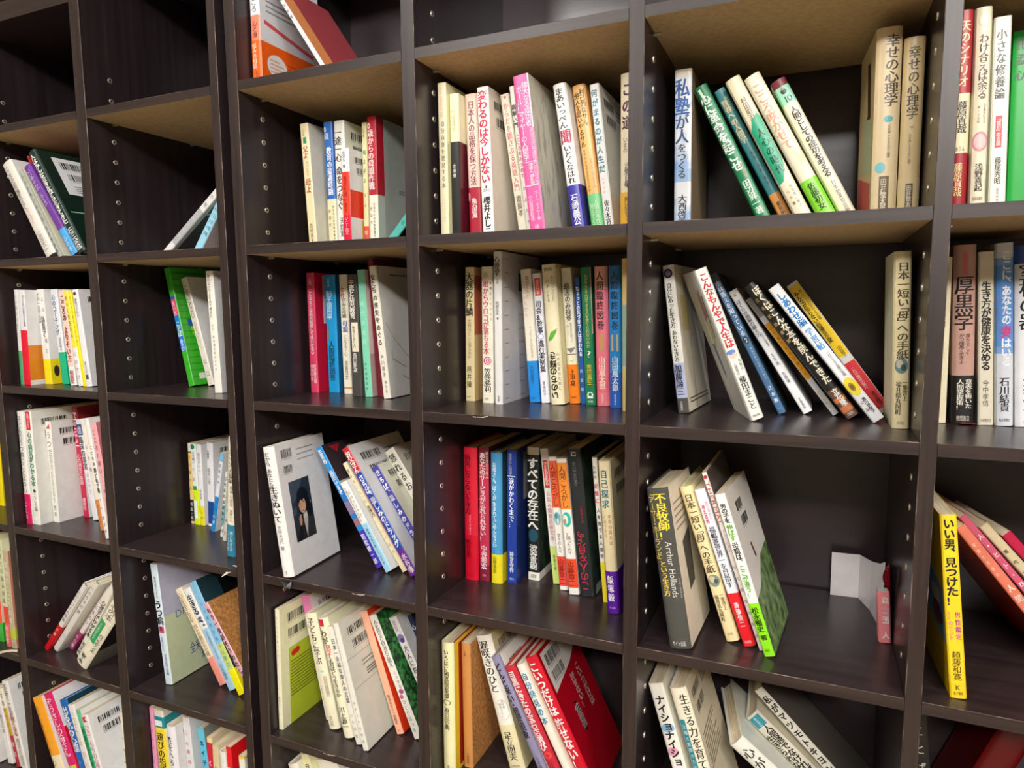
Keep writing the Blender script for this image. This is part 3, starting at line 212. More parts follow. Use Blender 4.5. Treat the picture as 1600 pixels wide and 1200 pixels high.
S('d20', 'white book with teal brush title and barcodes', c='ecebe8', k='cfcbc6', bc=1, t=[('何がまるのが人生だ', .03, .6, .4, .6, '2a86a0', 'b'), ('心からの', .62, .74, .4, .25, 'e08aa8'), ('佐々木将人', .78, .99, .5, .5, '34322f', 'm')])
S('d2x', 'cream book with maroon brush title cut by the divider', 'h', c='ecdfc0', k='e0d4b6', o=(.75, 1, 'eeb63c', None), t=[('この道', .05, .36, .4, .55, '5a2438', 'b'), ('いまの', .4, .5, .3, .25, '6a6450'), ('浅野日敬', .56, .72, .45, .35, '34322c', 'm'), ('胸に刻もう', .78, .93, .4, .25, '4a3410')])
S('d31', 'cream book with large black four character title', c='ead9a8', k='e0c088', t=[('大器の片鱗', .04, .36, .5, .78, '1a1816', 'm'), ('大器はどこに宿るのか', .38, .68, .5, .38, '8a7c54'), ('邑井操', .73, .9, .45, .5, '24221c', 'm'), ('PHP', .955, .98, .4, .4, '4a4630', 'h')], g=[('r', 'B', 0, 1, .06, .5, 'c4684c')])
S('d32', 'white book with crimson title and concentric circles', c='e6dfca', k='e3dcc8', t=[('眼からウロコが落ちる本', .1, .64, .4, .5, 'c02c5c', 'm'), ('常識をくつがえす', .1, .4, .85, .18, '5a5648'), ('笠巻勝利', .74, .92, .5, .6, '3a3830', 'm'), ('PHP', .955, .98, .4, .35, '4a4630', 'h')],
  g=[('r', 'S', .16, .84, .725, .93, 'f0eadb'), ('e', 'S', .5, .685, .36, .03, 'c8347c'), ('e', 'S', .53, .685, .28, .023, 'ecdcd8'), ('e', 'S', .56, .685, .21, .017, 'c8347c'), ('e', 'S', .58, .685, .13, .011, 'ecdcd8'), ('e', 'S', .6, .685, .07, .006, 'c8347c'), ('e', 'S', .4, .06, .25, .022, 'c8c08c')])
S('d33', 'tall white textbook with grey back, tallest of its row', c='dedcd8', k='b6b2b4', t=[('心理学', .03, .16, .45, .68, '2c2a2c', 'm'), ('の世界', .17, .21, .5, .3, '77757a'), ('阿部北夫', .32, .41, .45, .42, '3a383c'), ('著', .425, .44, .5, .3, '4a484c'), ('有斐閣', .94, .98, .5, .25, '77757a')],
  g=[('ln', 'B', .06, .2, .04 + .092 * q, .05 + .092 * q, 1, 'b0646a') for q in range(11)] + [('ln', 'B', .42, .56, .04 + .092 * q, .05 + .092 * q, 1, 'a07478') for q in range(11)] + [('r', 'B', .42, .5, .13, .25, '2a3434')])
S('d34', 'white book with pale red title and bright blue foot', c='e3dccb', k='ddd6c6', s=[(.685, 1, '1b83d2', 'a')], t=[('翼がくれた', .05, .22, .62, .34, 'c08a84', 'm'), ('ことばのちから', .06, .36, .3, .3, 'c49a90'), ('ハッピーな人の生き方', .42, .66, .6, .22, '77725f'), ('大谷由里子', .72, .86, .45, .36, '124a80'), ('PHP', .955, .98, .4, .4, '124a80', 'h')])
S('d35', 'white book with red seal and bold navy title', c='e3e3e8', k='e0dfe2', t=[('会合行事', .045, .16, .55, .4, 'f0dcd8'), ('司会&幹事', .21, .46, .5, .62, '2a2c44', 'b'), ('進行実例集', .51, .76, .5, .62, '2a2c44', 'b'), ('菅由佳子', .83, .95, .5, .3, '4a4a54')], g=[('r', 'S', .2, .9, .035, .17, 'd84a48'), ('e', 'S', .5, .485, .36, .022, '7a8ad0'), ('e', 'S', .5, .485, .28, .017, 'e3e3e8')])
S('d36', 'thick cream book with green leaf and brush title', 'h', c='e6dcb8', k='d6c898', t=[('致知出版社', .02, .05, .5, .6, '24221c', 'hb'), ('たいせつなひとと', .08, .26, .75, .22, '4a4632'), ('いまいきる', .1, .27, .4, .2, '5a563e'), ('いのちの輝き', .62, .96, .4, .5, '1c1a14', 'rb'), ('心の伝言のために', .62, .9, .8, .2, '3a3828')], g=[('p', 'S', [(.18, .53), (.4, .48), (.85, .455), (.75, .49), (.5, .53), (.25, .545)], '5caa34')])
S('d37', 'cream book with bold black title and orange foot', c='e3deca', k='cfc8b0', s=[(.71, 1, 'ee7d1c', 's')], t=[('続志のみ持参', .11, .39, .5, .5, '26241e', 'm'), ('生き方のほうへ', .4, .55, .65, .25, '77725f'), ('のこと', .41, .49, .35, .25, '8a8570'), ('上甲晃', .745, .87, .5, .42, '2a1c0e', 'm'), ('致知出版社', .94, .965, .5, .5, '6a3410', 'h')],
  g=[('p', 'S', [(.05, .59), (.95, .585), (.5, .625)], '77757a'), ('r', 'S', .02, .98, .63, .635, '4a4a4a'), ('e', 'S', .5, .67, .22, .018, 'd8c83c'), ('e', 'S', .46, .667, .18, .014, 'e8e4d4'), ('e', 'S', .45, .07, .36, .036, 'c2bda8'), ('e', 'S', .45, .07, .33, .033, 'e3deca')])
S('d38', 'deep blue book with white title beside the green one', c='1d58a4', k='1a4c90', t=[('ちょっとの気づきで人は変われる', .07, .62, .5, .62, 'f0f2f4', 'b'), ('四宮剛', .7, .92, .45, .5, 'd8e4f0')])
S('d39', 'green book with yellow question title', c='167a4e', k='136a44', t=[('なぜできる人はできる人を育てられないのか', .05, .58, .5, .34, 'e0d878'), ('?', .6, .65, .55, .6, 'f0ece0', 'hb'), ('吉田典生', .7, .85, .5, .46, 'f0d040', 'b'), ('日本実業', .965, .98, .5, .5, 'e8ece6', 'h')],
  g=[('e', 'S', .5, .925, .3, .024, 'eef0ea'), ('e', 'S', .5, .92, .16, .013, '167a4e'), ('r', 'S', .2, .8, .94, .948, 'eef0ea'), ('r', 'S', .94, 1, 0, .48, 'e0b0ac')])
S('d30', 'pink first volume with black title and gold numeral', 'h', c='e87888', k='e07484', s=[(0, .16, 'e8a898', 's'), (.66, .9, 'ec6c80', 's')], t=[('人間臨終図巻', .03, .45, .45, .5, '26221e', 'm'), ('I', .47, .6, .5, .75, 'c49a5c', 'hS'), ('山田風太郎', .64, .88, .5, .46, 'f2dcc8', 'm'), ('徳間書店', .91, .98, .5, .16, 'f0d8c8')])
S('d3x', 'azure second volume with black title and gold numeral', 'h', c='1c82cc', k='1a74b8', s=[(0, .16, '1a6ca8', 's'), (.75, 1, '2060c0', 's')], t=[('人間臨終図巻', .03, .45, .5, .5, '14242c', 'm'), ('II', .47, .6, .5, .8, 'b8a684', 'hS'), ('山田風太郎', .63, .88, .5, .46, 'e8eef2', 'm'), ('徳間書店', .9, .98, .5, .16, 'd8e4ec')])
S('d3y', 'tan third volume cut off by the divider', 'h', c='dcc07a', k='d0b470', s=[(.3, .7, '9ab4a0', 's')])
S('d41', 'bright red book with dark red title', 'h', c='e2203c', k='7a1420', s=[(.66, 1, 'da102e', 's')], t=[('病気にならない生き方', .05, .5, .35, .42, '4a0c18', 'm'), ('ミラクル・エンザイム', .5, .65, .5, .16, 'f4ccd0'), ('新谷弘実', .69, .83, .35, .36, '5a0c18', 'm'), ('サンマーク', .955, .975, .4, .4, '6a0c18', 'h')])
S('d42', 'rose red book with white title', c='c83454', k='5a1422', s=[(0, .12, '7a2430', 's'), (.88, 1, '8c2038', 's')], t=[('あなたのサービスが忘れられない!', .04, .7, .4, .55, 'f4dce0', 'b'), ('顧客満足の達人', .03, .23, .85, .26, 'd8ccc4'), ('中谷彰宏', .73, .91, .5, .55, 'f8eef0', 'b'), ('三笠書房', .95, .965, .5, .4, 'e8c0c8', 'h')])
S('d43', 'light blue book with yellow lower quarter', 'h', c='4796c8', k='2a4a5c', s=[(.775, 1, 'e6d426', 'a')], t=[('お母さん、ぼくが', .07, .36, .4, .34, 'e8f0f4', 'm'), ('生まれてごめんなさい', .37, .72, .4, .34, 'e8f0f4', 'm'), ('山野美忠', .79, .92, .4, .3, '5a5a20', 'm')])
S('d44', 'navy blue book with white title and barcode label', c='1e3c96', k='182c68', t=[('遺族の心理学', .03, .19, .4, .32, 'b4b0c8'), ('涙がかわくまで…', .21, .58, .5, .5, 'e8ecf4', 'm'), ('神宮寺祥', .76, .92, .5, .4, 'dce4f2', 'b'), ('同朋社', .96, .975, .5, .5, 'b8c4e0', 'h')], g=[('r', 'S', .1, .9, .195, .2, 'd8dcec'), ('r', 'B', .2, .95, .04, .4, '8a8a8c'), ('bc', 'B', .35, .85, .06, .13), ('bc', 'B', .35, .85, .2, .27)])
S('d45', 'black book with huge white title and white foot', c='141a18', k='@leaf', s=[(0, .055, 'dad4c2', 'a'), (.94, 1, 'e6e2d6', 'a')], t=[('すべての存在へ', .08, .62, .48, .85, 'f2f2ee', 'b'), ('渋谷直樹', .73, .92, .5, .62, 'ecece8', 'b'), ('風雲舎', .955, .985, .5, .5, '4a463a', 'h')], g=[('e', 'S', .5, .66, .4, .05, '1c4a5c')])
S('d46', 'white book with red label and lime foot', c='ebe7e0', k='e0dcd0', s=[(.72, 1, 'cde07c', 'sr')], t=[('子どもが変わる', .1, .27, .5, .4, 'f4dcd4', 'b'), ('元気人間製造研究所', .31, .68, .5, .45, 'cc7a8c', 'm'), ('森重子著', .78, .9, .5, .32, '55603a')], g=[('r', 'S', .2, .8, .085, .29, 'd84034')])
S('d47', 'red labelled white book with blue animal doodle', c='ebe7de', k='e0dac8', s=[(.03, .38, 'e05a34', 's'), (.745, .97, 'e04a3c', 's')], t=[('人間ころがし', .05, .37, .5, .62, '3a1a10'), ('堂々の人々', .57, .72, .5, .4, '3a3834'), ('山藤章二', .76, .96, .45, .6, '8a1410', 'm')], g=[('e', 'S', .5, .46, .38, .05, '7ab4bc'), ('e', 'S', .4, .44, .2, .02, '4a8a98'), ('e', 'S', .55, .48, .12, .02, 'd0dcd8')])
S('d48', 'orange labelled white book with turquoise swirl', c='ebe7de', k='e3dfd2', s=[(.03, .37, 'ee8a34', 's'), (.735, .95, 'e8502c', 's')], t=[('人間ころがし', .05, .36, .5, .62, '3a2410'), ('2困った人々', .54, .7, .5, .4, '3a3834'), ('山藤章二', .75, .94, .45, .6, '8a1a10', 'm')], g=[('e', 'S', .5, .445, .42, .055, '2cb4a8'), ('e', 'S', .38, .445, .25, .035, 'e8e4da'), ('e', 'S', .3, .46, .15, .02, 'b88a6c')])
S('d49', 'charcoal book with red sideways title', c='24282a', k='@leaf', t=[('ECCE HOMO', .09, .25, .45, .22, '77797a', 'xb'), ('心理学の本', .38, .5, .68, .2, '9a2c34'), ('この人を見よ。', .53, .96, .45, .62, 'c8344c', 'r')], g=[('r', 'S', .3, .65, .02, .05, 'b8b8b4'), ('r', 'S', .4, .58, .028, .042, '24282a'), ('p', 'B', [(.1, .94), (1, .96), (1, 1), (.05, 1)], '9a9a92')])
S('d40', 'white book with crimson title behind the cream one', c='e9e5da', k='55524a', s=[(.72, 1, 'ecdc2c', 's')], t=[('ための', .05, .15, .4, .5, '4a4a48', 'm'), ('記憶に', .17, .32, .45, .7, 'd0406a', 'b'), ('人を育てる人間学', .34, .7, .55, .6, '4a4a6a', 'b')])
S('d4x', 'cream hardcover with teal title and purple band', 'h', c='e8d9ae', k='cdbf98', bc=1, o=(.72, 1, '5a16a0', '5a16a0'), t=[('自己探求', .05, .31, .45, .55, '22829c', 'b'), ('本当の貴方は', .34, .55, .7, .26, 'b8845c', 'm'), ('どれですか', .35, .5, .3, .24, 'c49a74', 'm'), ('飯塚毅', .745, .92, .42, .5, 'f0ecf4', 'b'), ('TKC出版', .95, .97, .45, .5, 'd8c8ec', 'h')])
S('d51', 'pale yellow book with red and yellow back', 'h', c='f0e8b4', k='a01c18', t=[('いろはに困惑倶楽部', .05, .42, .45, .36, '26241a', 'm'), ('原田宗典', .49, .66, .45, .38, '26241a', 'm'), ('角川', .93, .98, .5, .18, '5a5640')], g=[('r', 'B', 0, .1, 0, 1, 'f0d020'), ('r', 'B', .1, 1, 0, .03, 'e8c020'), ('r', 'B', .1, 1, .97, 1, 'e8c020'), ('e', 'S', .45, .45, .3, .02, '3a3828'), ('e', 'S', .45, .45, .25, .016, 'f0e8b4')])
S('d52', 'kraft brown rough paper book', c='c98a4c', k='b98046', t=[('文藝春秋', .88, .97, .5, .3, '7a4a20')], g=[('p', 'S', [(.4, .06), (.3, .1), (.52, .1)], '5a3418'), ('p', 'S', [(.4, .072), (.35, .095), (.46, .095)], 'c98a4c')], cork=1)
S('d53', 'wide white hardcover with black title and cream band', 'h', c='eeece2', k='c8bb94', bc=1, o=(.66, 1, 'e6dbb0', 'd8cc9c'), t=[('遅咲きのひと', .04, .42, .42, .55, '1e1c18', 'm'), ('人生の', .47, .54, .7, .18, '55534a'), ('新設コーナー', .5, .6, .5, .16, '6a685c'), ('足立則夫', .71, .92, .5, .45, '2e2c24', 'm'), ('日本経済新聞社', .955, .97, .5, .6, '6a6450', 'h')], g=[('e', 'S', .58, .55, .36, .075, 'c2beb0'), ('e', 'S', .58, .55, .34, .072, 'f0eee6')])
S('d54', 'mauve grey book with black title', 'h', c='8d88a8', k='dcd6cc', bc=1, t=[('どんと来い・超常現象', .05, .62, .35, .6, '17161e', 'b'), ('心の超能力', .75, .92, .5, .3, '34323c')])
S('d55', 'red book with white title on grey foot', 'h', c='c2283a', k='8c1c28', s=[(.9, 1, 'dcd8e0', 'sr')], t=[('目黒にきたの宝石店選び', .04, .66, .45, .58, 'f6ecec', 'b'), ('心と宝石', .74, .86, .6, .3, '4a0c14')], g=[('e', 'S', .5, .7, .36, .025, 'e84a44'), ('e', 'S', .5, .7, .2, .014, 'c2283a')])
S('d56', 'white book with sky blue title', 'h', c='ebe6d6', k='d8d0ba', t=[('自分発見の本', .06, .46, .5, .62, '1c86bc', 'b'), ('羽賀', .86, .95, .5, .4, '4a4838', 'b')])
S('d57', 'large glossy red hardcover with white brush title', 'h', c='cc1028', k='a8061c', t=[('こいつだけは', .04, .42, .45, .66, 'f8f0f0', 'b'), ('許せない!', .44, .8, .5, .62, 'f8f0f0', 'b'), ('佐', .88, .96, .5, .5, 'f2eeee', 'b')], g=[('e', 'S', .5, .92, .45, .06, '1a1618'), ('p', 'B', [(.05, .02), (.95, .02), (.95, .16), (.6, .24), (.05, .3)], 'd8d4cc'), ('bc', 'B', .12, .5, .05, .13), ('bc', 'B', .12, .45, .17, .24), ('V', 'B', 'こいつだけは', .72, .28, .6, 'e8d0d0'), ('V', 'B', '許せない!', .52, .3, .55, 'e8d0d0'), ('p', 'B', [(.3, .45), (.36, .45), (.36, .66), (.3, .66)], '1c0c10'), ('V', 'B', '佐高信', .33, .47, .64, 'd8c8c8')])
# ---- E
S('e21', 'white book with blue watercolour spine and outlined title', c='@sky', k='9a8468', s=[(0, .05, 'dcd4c4', 's'), (.62, .7, '9ab8dc', 's'), (.7, .8, 'e0e2e4', 's')], t=[('私塾', .06, .28, .45, .82, '3a6ab4', 'b'), ('が人', .28, .46, .45, .75, '34507c', 'm'), ('をつくる', .46, .68, .45, .5, '3a3c40', 'm'), ('大西啓義', .78, .98, .5, .5, '34363a', 'm')])
S('e22', 'glossy green hardcover with white title leaning left', 'h', c='1a7a4c', k='12603c', t=[('心に革命を起こせ', .06, .62, .42, .68, 'ecf2ea', 'b'), ('人生の演出家', .56, .68, .72, .22, 'b8a070'), ('田辺昇一著', .69, .93, .48, .52, 'ddeada', 'm')], g=[('p', 'S', [(.2, .02), (.4, .02), (.5, .12), (.3, .1)], 'd8ecdc')])
S('e23', 'teal book with gold title and orange foot', 'h', c='3a8488', k='346f74', s=[(.78, 1, 'e2984c', 'a')], t=[('安岡正篤', .06, .17, .7, .26, 'c8c8a0'), ('賢者への人間学', .08, .4, .4, .52, 'e3cf9c', 'm'), ('知命・立命・実学', .46, .72, .5, .26, '17343a'), ('藤尾明保', .84, .97, .5, .32, '4a2c10', 'm')])
S('e24', 'cream book with green title lozenge', 'h', c='e9dcbc', k='c8b48c', t=[('村田昭治', .14, .3, .5, .34, '6a6450', 'm'), ('人心の時代', .36, .68, .52, .48, '123c30', 'm'), ('経営者に贈る', .76, .92, .65, .18, '6a6450'), ('心の書', .78, .9, .35, .18, '6a6450')], g=[('p', 'S', [(.05, .36), (.35, .3), (.85, .265), (.96, .3), (.96, .6), (.8, .66), (.4, .73), (.08, .74)], '2aa47c')])
S('e25', 'cream book with red outline title and lime band', 'h', c='ebe3c8', k='ddd4b8', o=(.735, 1, '86d838', None), t=[('こころ咲かせて', .06, .52, .45, .62, 'dc9c84', 'm'), ('佐藤初女', .76, .94, .5, .46, '20380c', 'm')], g=[('p', 'S', [(.5, .56), (.62, .5), (.75, .58), (.62, .7)], 'cfd49c'), ('e', 'S', .8, .6, .15, .03, 'e8dc98')])
S('e26', 'white hardcover with mint top holding numeral ten', 'h', c='ebe0c6', k='dcd0b4', s=[(0, .05, '7a2430', 'sr'), (.05, .17, '9adabc', 's'), (.05, .19, '84c838', 'l')], t=[('10', .115, .16, .55, .62, '143a30', 'hm'), ('人間としての成功を考える', .2, .7, .55, .48, '26221c', 'b'), ('日本総業協会編', .73, .95, .6, .26, '4a4438')], g=[('e', 'S', .5, .085, .2, .018, '2c3c38'), ('e', 'S', .5, .065, .12, .012, '9a9484')])
S('e27', 'tall cream first volume with sketch on its cover', 'h', c='dfcaa0', k='dcc79c', f='cdb78c', t=[('幸せの心理学', .04, .41, .62, .5, '4a3c28', 'm'), ('上', .46, .49, .55, .22, '2a7c8c'), ('人生を楽しくするための心理学', .5, .68, .6, .16, '77684a'), ('田井徳太郎', .79, .96, .45, .22, 'ede0c4', 'b')],
  g=[('r', 'S', .28, .66, .775, .97, '6a5a44'), ('e', 'S', .55, .475, .18, .018, '5cb4b4'), ('e', 'S', .3, .73, .2, .03, '7ac0c8'), ('p', 'F', [(.1, .8), (.95, .7), (.95, 1), (.1, 1)], 'c8504c'), ('p', 'F', [(.3, .12), (.5, .1), (.4, .4), (.6, .42), (.5, .5), (.2, .45)], '4a3428'), ('p', 'F', [(.05, .45), (.6, .4), (.7, .7), (.1, .75)], 'b4bc98')])
S('e28', 'cream second volume beside the right wall', 'h', c='d8c08e', k='d0b888', t=[('幸せの心理学', .05, .45, .5, .5, '4a3c28', 'm'), ('下', .49, .51, .5, .18, '4a3c28'), ('人生を楽しくするための心理学', .53, .7, .45, .16, '77684a'), ('田井徳太郎', .82, .97, .5, .22, 'ede0c4', 'b')], g=[('r', 'S', .34, .68, .81, .98, '6a5a44')], o=(.78, 1, 'd8c292', None))
S('e31', 'white book with navy emblem and lavender name panel', c='e8e6dc', k='cfc8b6', s=[(.66, .9, 'b4bcdc', 's'), (.9, 1, '55524c', 's')], t=[('自分にあった生き方', .12, .42, .42, .45, '1e1c20', 'm'), ('あわない生き方', .44, .65, .45, .42, '24222a', 'm'), ('加藤諦三', .67, .88, .45, .6, '1a1a2c', 'm'), ('大和書房', .92, .985, .4, .22, 'e3e3e0')], g=[('e', 'S', .45, .055, .4, .032, '2c2848'), ('e', 'S', .45, .055, .24, .019, '8a86a8'), ('r', 'B', .12, .4, .2, .45, 'd8c88c'), ('r', 'B', .36, .38, 0, 1, 'b8b09c'), ('ln', 'B', .1, .9, .9, .95, 2, '77705c')])
S('e32', 'white book showing a scribbled front cover and red title', 'h', c='efede4', k='e0dcd0', f='cfccc2', t=[('こんなもんやで人生は', .03, .52, .5, .62, 'c8323c', 'b'), ('有情の', .6, .68, .75, .2, '3a383c'), ('人間修行', .62, .7, .35, .2, '3a383c'), ('藤田まこと', .71, .93, .5, .5, '26242a', 'm'), ('大阪毎日新聞社', .965, .98, .5, .6, '4a484c', 'h')],
  g=[('e', 'S', .45, .565, .3, .028, 'e8c8b0'), ('e', 'S', .4, .55, .34, .016, '6a8ac8'), ('p', 'F', [(.2, .1), (.4, .15), (.5, .35), (.25, .3)], 'b06a6c'), ('p', 'F', [(.3, .35), (.45, .34), (.5, .5), (.4, .52)], 'd8c040'), ('p', 'F', [(.5, .5), (.7, .5), (.6, .75), (.5, .7)], '6a84a8'), ('p', 'F', [(.1, .16), (.16, .16), (.3, .45), (.25, .45)], '3a3438')])
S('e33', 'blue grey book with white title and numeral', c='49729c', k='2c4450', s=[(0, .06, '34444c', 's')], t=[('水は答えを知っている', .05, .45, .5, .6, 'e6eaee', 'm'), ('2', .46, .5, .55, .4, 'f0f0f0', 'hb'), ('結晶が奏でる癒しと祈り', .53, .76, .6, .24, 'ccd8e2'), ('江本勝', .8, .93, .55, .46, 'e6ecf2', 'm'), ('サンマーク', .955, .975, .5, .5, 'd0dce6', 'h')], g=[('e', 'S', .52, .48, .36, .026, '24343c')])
S('e34', 'slim white book with small black title', c='e6e6e8', k='dad8d6', t=[('ぼくらの頭脳の鍛え方', .08, .38, .4, .45, '3a3a40', 'm'), ('必読の教養書', .36, .47, .7, .22, '5a5a60'), ('立花隆', .52, .62, .5, .34, '34343a'), ('佐藤優', .67, .76, .5, .34, '34343a'), ('文藝春秋', .88, .97, .5, .26, '55555c')], g=[('r', 'S', .3, .6, .03, .05, 'c89a7c')])
S('e35', 'white book with orange title capsule', c='e2e0e0', k='d6d2ce', s=[(0, .16, 'a8a09a', 's')], t=[('心を育てる心の使い方', .24, .68, .5, .4, '7a5410'), ('読売新聞社', .8, .95, .4, .35, 'c8a45c')], g=[('r', 'S', .06, .92, .22, .7, 'f4a818')])
S('e36', 'black book with fat cream title', 'h', c='1a1916', k='161412', s=[(.8, 1, '6a4a3c', 's'), (.86, .89, 'd07c48', 's'), (.92, .96, 'c8784c', 's')], t=[('ぼくはこんな本を読んできた', .03, .76, .66, .56, 'f0e6cc', 'b'), ('立花式読書論', .08, .45, .2, .26, 'c8a468'), ('立花隆', .8, .92, .6, .46, 'f2eee4', 'b'), ('文藝春秋', .965, .985, .5, .5, 'd8d0c0', 'h')])
S('e37', 'white book with blue title and sunflower', c='e7e7ea', k='dcdce0', t=[('しあわせ脳', .05, .3, .5, .66, '1480c8', 'b'), ('学習帖', .32, .48, .5, .55, '2a8cd0', 'm'), ('一日でできる脳の習慣', .5, .68, .6, .26, '34343a'), ('黒川伊保子', .84, .95, .6, .3, '26262c', 'b'), ('の脳', .84, .94, .3, .25, '3a3a40')], g=[('e', 'S', .5, .755, .5, .065, 'ecd83c'), ('e', 'S', .45, .755, .24, .03, 'a8862c'), ('e', 'S', .45, .755, .14, .018, '7a5a20')])
S('e38', 'yellow and red book leaning against a cream one', c='e8e6e4', k='6a5a18', s=[(.58, 1, 'b0202c', 'r')], t=[('みんなが知らない超優良企業', .06, .46, .3, .36, '3a2c08', 'b'), ('新しいことをやる企業', .06, .3, .7, .25, '4a3a10'), ('田宮寛之', .5, .58, .55, .36, '3a2c08'), ('これが優良企業だ', .66, .82, .4, .3, 'f6dcd8'), ('東洋経済', .85, .95, .6, .3, '4a0a0c', 'b')], g=[('r', 'S', .06, .96, .02, .57, 'f6cf10'), ('r', 'S', .06, .96, .62, .97, 'e03440')])
S('e39', 'cream book with brush title standing at the right wall', 'h', c='e8d9ac', k='dcc898', f='e4d4b4', t=[('日本一短い「母」への手紙', .06, .6, .55, .62, '4a4436', 'm'), ('一筆啓上', .72, .84, .72, .28, '55503e', 'm'), ('福井県丸岡町', .73, .92, .35, .3, '4a4436', 'm'), ('大巧社', .96, .975, .5, .45, '6a6248', 'h')], g=[('e', 'S', .5, .64, .38, .045, '6a8c94'), ('e', 'S', .4, .63, .2, .024, 'c8bca8'), ('e', 'S', .62, .65, .16, .02, '3a5a50')])
S('e41', 'thick grey hardcover with yellow title', 'h', c='4a4a46', k='cfc3b2', t=[('不良牧師!', .03, .32, .6, .48, 'f0d840', 'm'), ('「アーサー・ホーランド」', .03, .45, .2, .28, 'e8cf50'), ('という生き方', .45, .67, .3, .3, 'e8d048', 'm'), ('Arthur Hollands', .33, .68, .68, .3, 'd8d6ce', 'x'), ('アーサー・ホーランド', .56, .68, .92, .13, 'c8c6be'), ('サイト出版', .955, .98, .5, .6, 'd8d6ce', 'hb')], g=[('p', 'B', [(.25, .38), (.6, .33), (.55, .68), (.3, .7)], '55504a'), ('ln', 'B', .1, .7, .1, .3, 5, '9a8c7c')])
S('e42', 'cream book with brush title beside the grey hardcover', 'h', c='e9d6a4', k='d8c698', t=[('日本一短い「母」への手紙', .05, .56, .5, .6, '4a4232', 'm'), ('一筆啓上', .69, .8, .72, .26, '5a523e', 'm'), ('福井県丸岡町', .7, .87, .32, .28, '4a4232', 'm'), ('大巧社', .945, .96, .5, .45, '6a6040', 'h')], g=[('e', 'S', .5, .61, .42, .04, '7a8c84'), ('e', 'S', .4, .6, .22, .022, 'c8b89c'), ('e', 'S', .65, .615, .16, .016, '4a5a4c')])
S('e43', 'white book with red band and black title', c='e3e6ee', k='dcdce2', o=(.665, 1, 'de1c26', None), t=[('走りながら', .08, .2, .75, .3, 'd86a84'), ('考える男', .1, .22, .35, .32, 'd84060', 'b'), ('福嶋進世界一を目指す', .24, .63, .5, .52, '2c2c34', 'm'), ('斎藤信二', .72, .88, .5, .42, 'f6e6e6', 'b'), ('日本経営', .965, .98, .5, .6, 'f0d0d0', 'h')])
S('e44', 'thin white book with red capital letters, tallest there', c='e9e2dc', k='55504a', t=[('THERMAL', .05, .3, .5, .8, 'c03c48', 'x'), ('リューション', .32, .45, .5, .6, '8a5a5c'), ('心と身体の相談', .5, .95, .5, .6, '77706c')], g=[('e', 'S', .5, .025, .4, .01, 'c82c38')])
S('e45', 'white book with green title and vivid green foot', c='eeece8', k='cfc9c2', s=[(.675, 1, '8ce01e', 's')], t=[('男の子を', .06, .18, .5, .56, '1e1c1e', 'b'), ('伸ばす', .19, .29, .5, .56, '64b428', 'b'), ('母親は、', .3, .43, .5, .56, '1e1c1e', 'b'), ('ここが違う!', .44, .64, .5, .52, '5cb424', 'b'), ('松永暢史', .7, .85, .45, .6, '1c3408', 'b'), ('著', .87, .9, .5, .6, '1c3408', 'b'), ('扶桑社', .955, .97, .45, .5, '1c3408', 'h')],
  g=[('p', 'B', [(0, .66), (.25, .64), (.45, .56), (.6, .5), (1, .48), (1, 1), (0, 1)], '@wood'), ('bc', 'B', .25, .5, .1, .16), ('bc', 'B', .3, .55, .2, .26), ('p', 'B', [(.35, .38), (.4, .38), (.45, .48), (.4, .48)], '5a3428')])
S('e51', 'white book with black kana title and figure four', c='e9e6dc', k='d6cfc0', t=[('ナイショナイショ', .08, .56, .5, .6, '221e22', 'b'), ('4', .57, .64, .55, .75, '221e22', 'hb'), ('心理学', .68, .9, .6, .4, 'd8507c', 'b')], g=[('e', 'S', .5, .3, .45, .03, '8ab4d8'), ('e', 'S', .4, .46, .4, .03, 'e09ab4')])
S('e52', 'cream book with black title and teal capsule', 'h', c='ebe3cc', k='cfc4aa', bc=1, t=[('生きる力を育てる', .04, .62, .7, .48, '26241e', 'm'), ('父親と教師のためのメッセージ', .24, .78, .22, .2, 'e3f0f0')], g=[('r', 'S', .06, .38, .21, .8, '2c8c9c'), ('ln', 'B', .1, .7, .35, .6, 9, '77705c')])
S('e53', 'open topped cream book showing a thick page block', 'h', c='e9e8dc', k='dcd8c6', t=[('心が生きる', .06, .75, .5, .6, '2a282a', 'm')])
S('e54', 'white hardcover with teal tag and two line title', 'h', c='ded8c6', k='c8bfa8', t=[('生き方', .03, .14, .5, .22, 'd8ecec'), ('人間通でなければ', .12, .62, .66, .44, '1c1a18', 'b'), ('生きられない', .2, .6, .26, .4, '2a2824', 'b')], g=[('r', 'S', .12, .88, .02, .12, '3c94a4')])
S('e55', 'white leaning book with long black katakana title', c='e6e2d4', k='6a645c', t=[('私がマツモトキヨシです', .05, .8, .5, .66, '1c1a1a', 'b')])
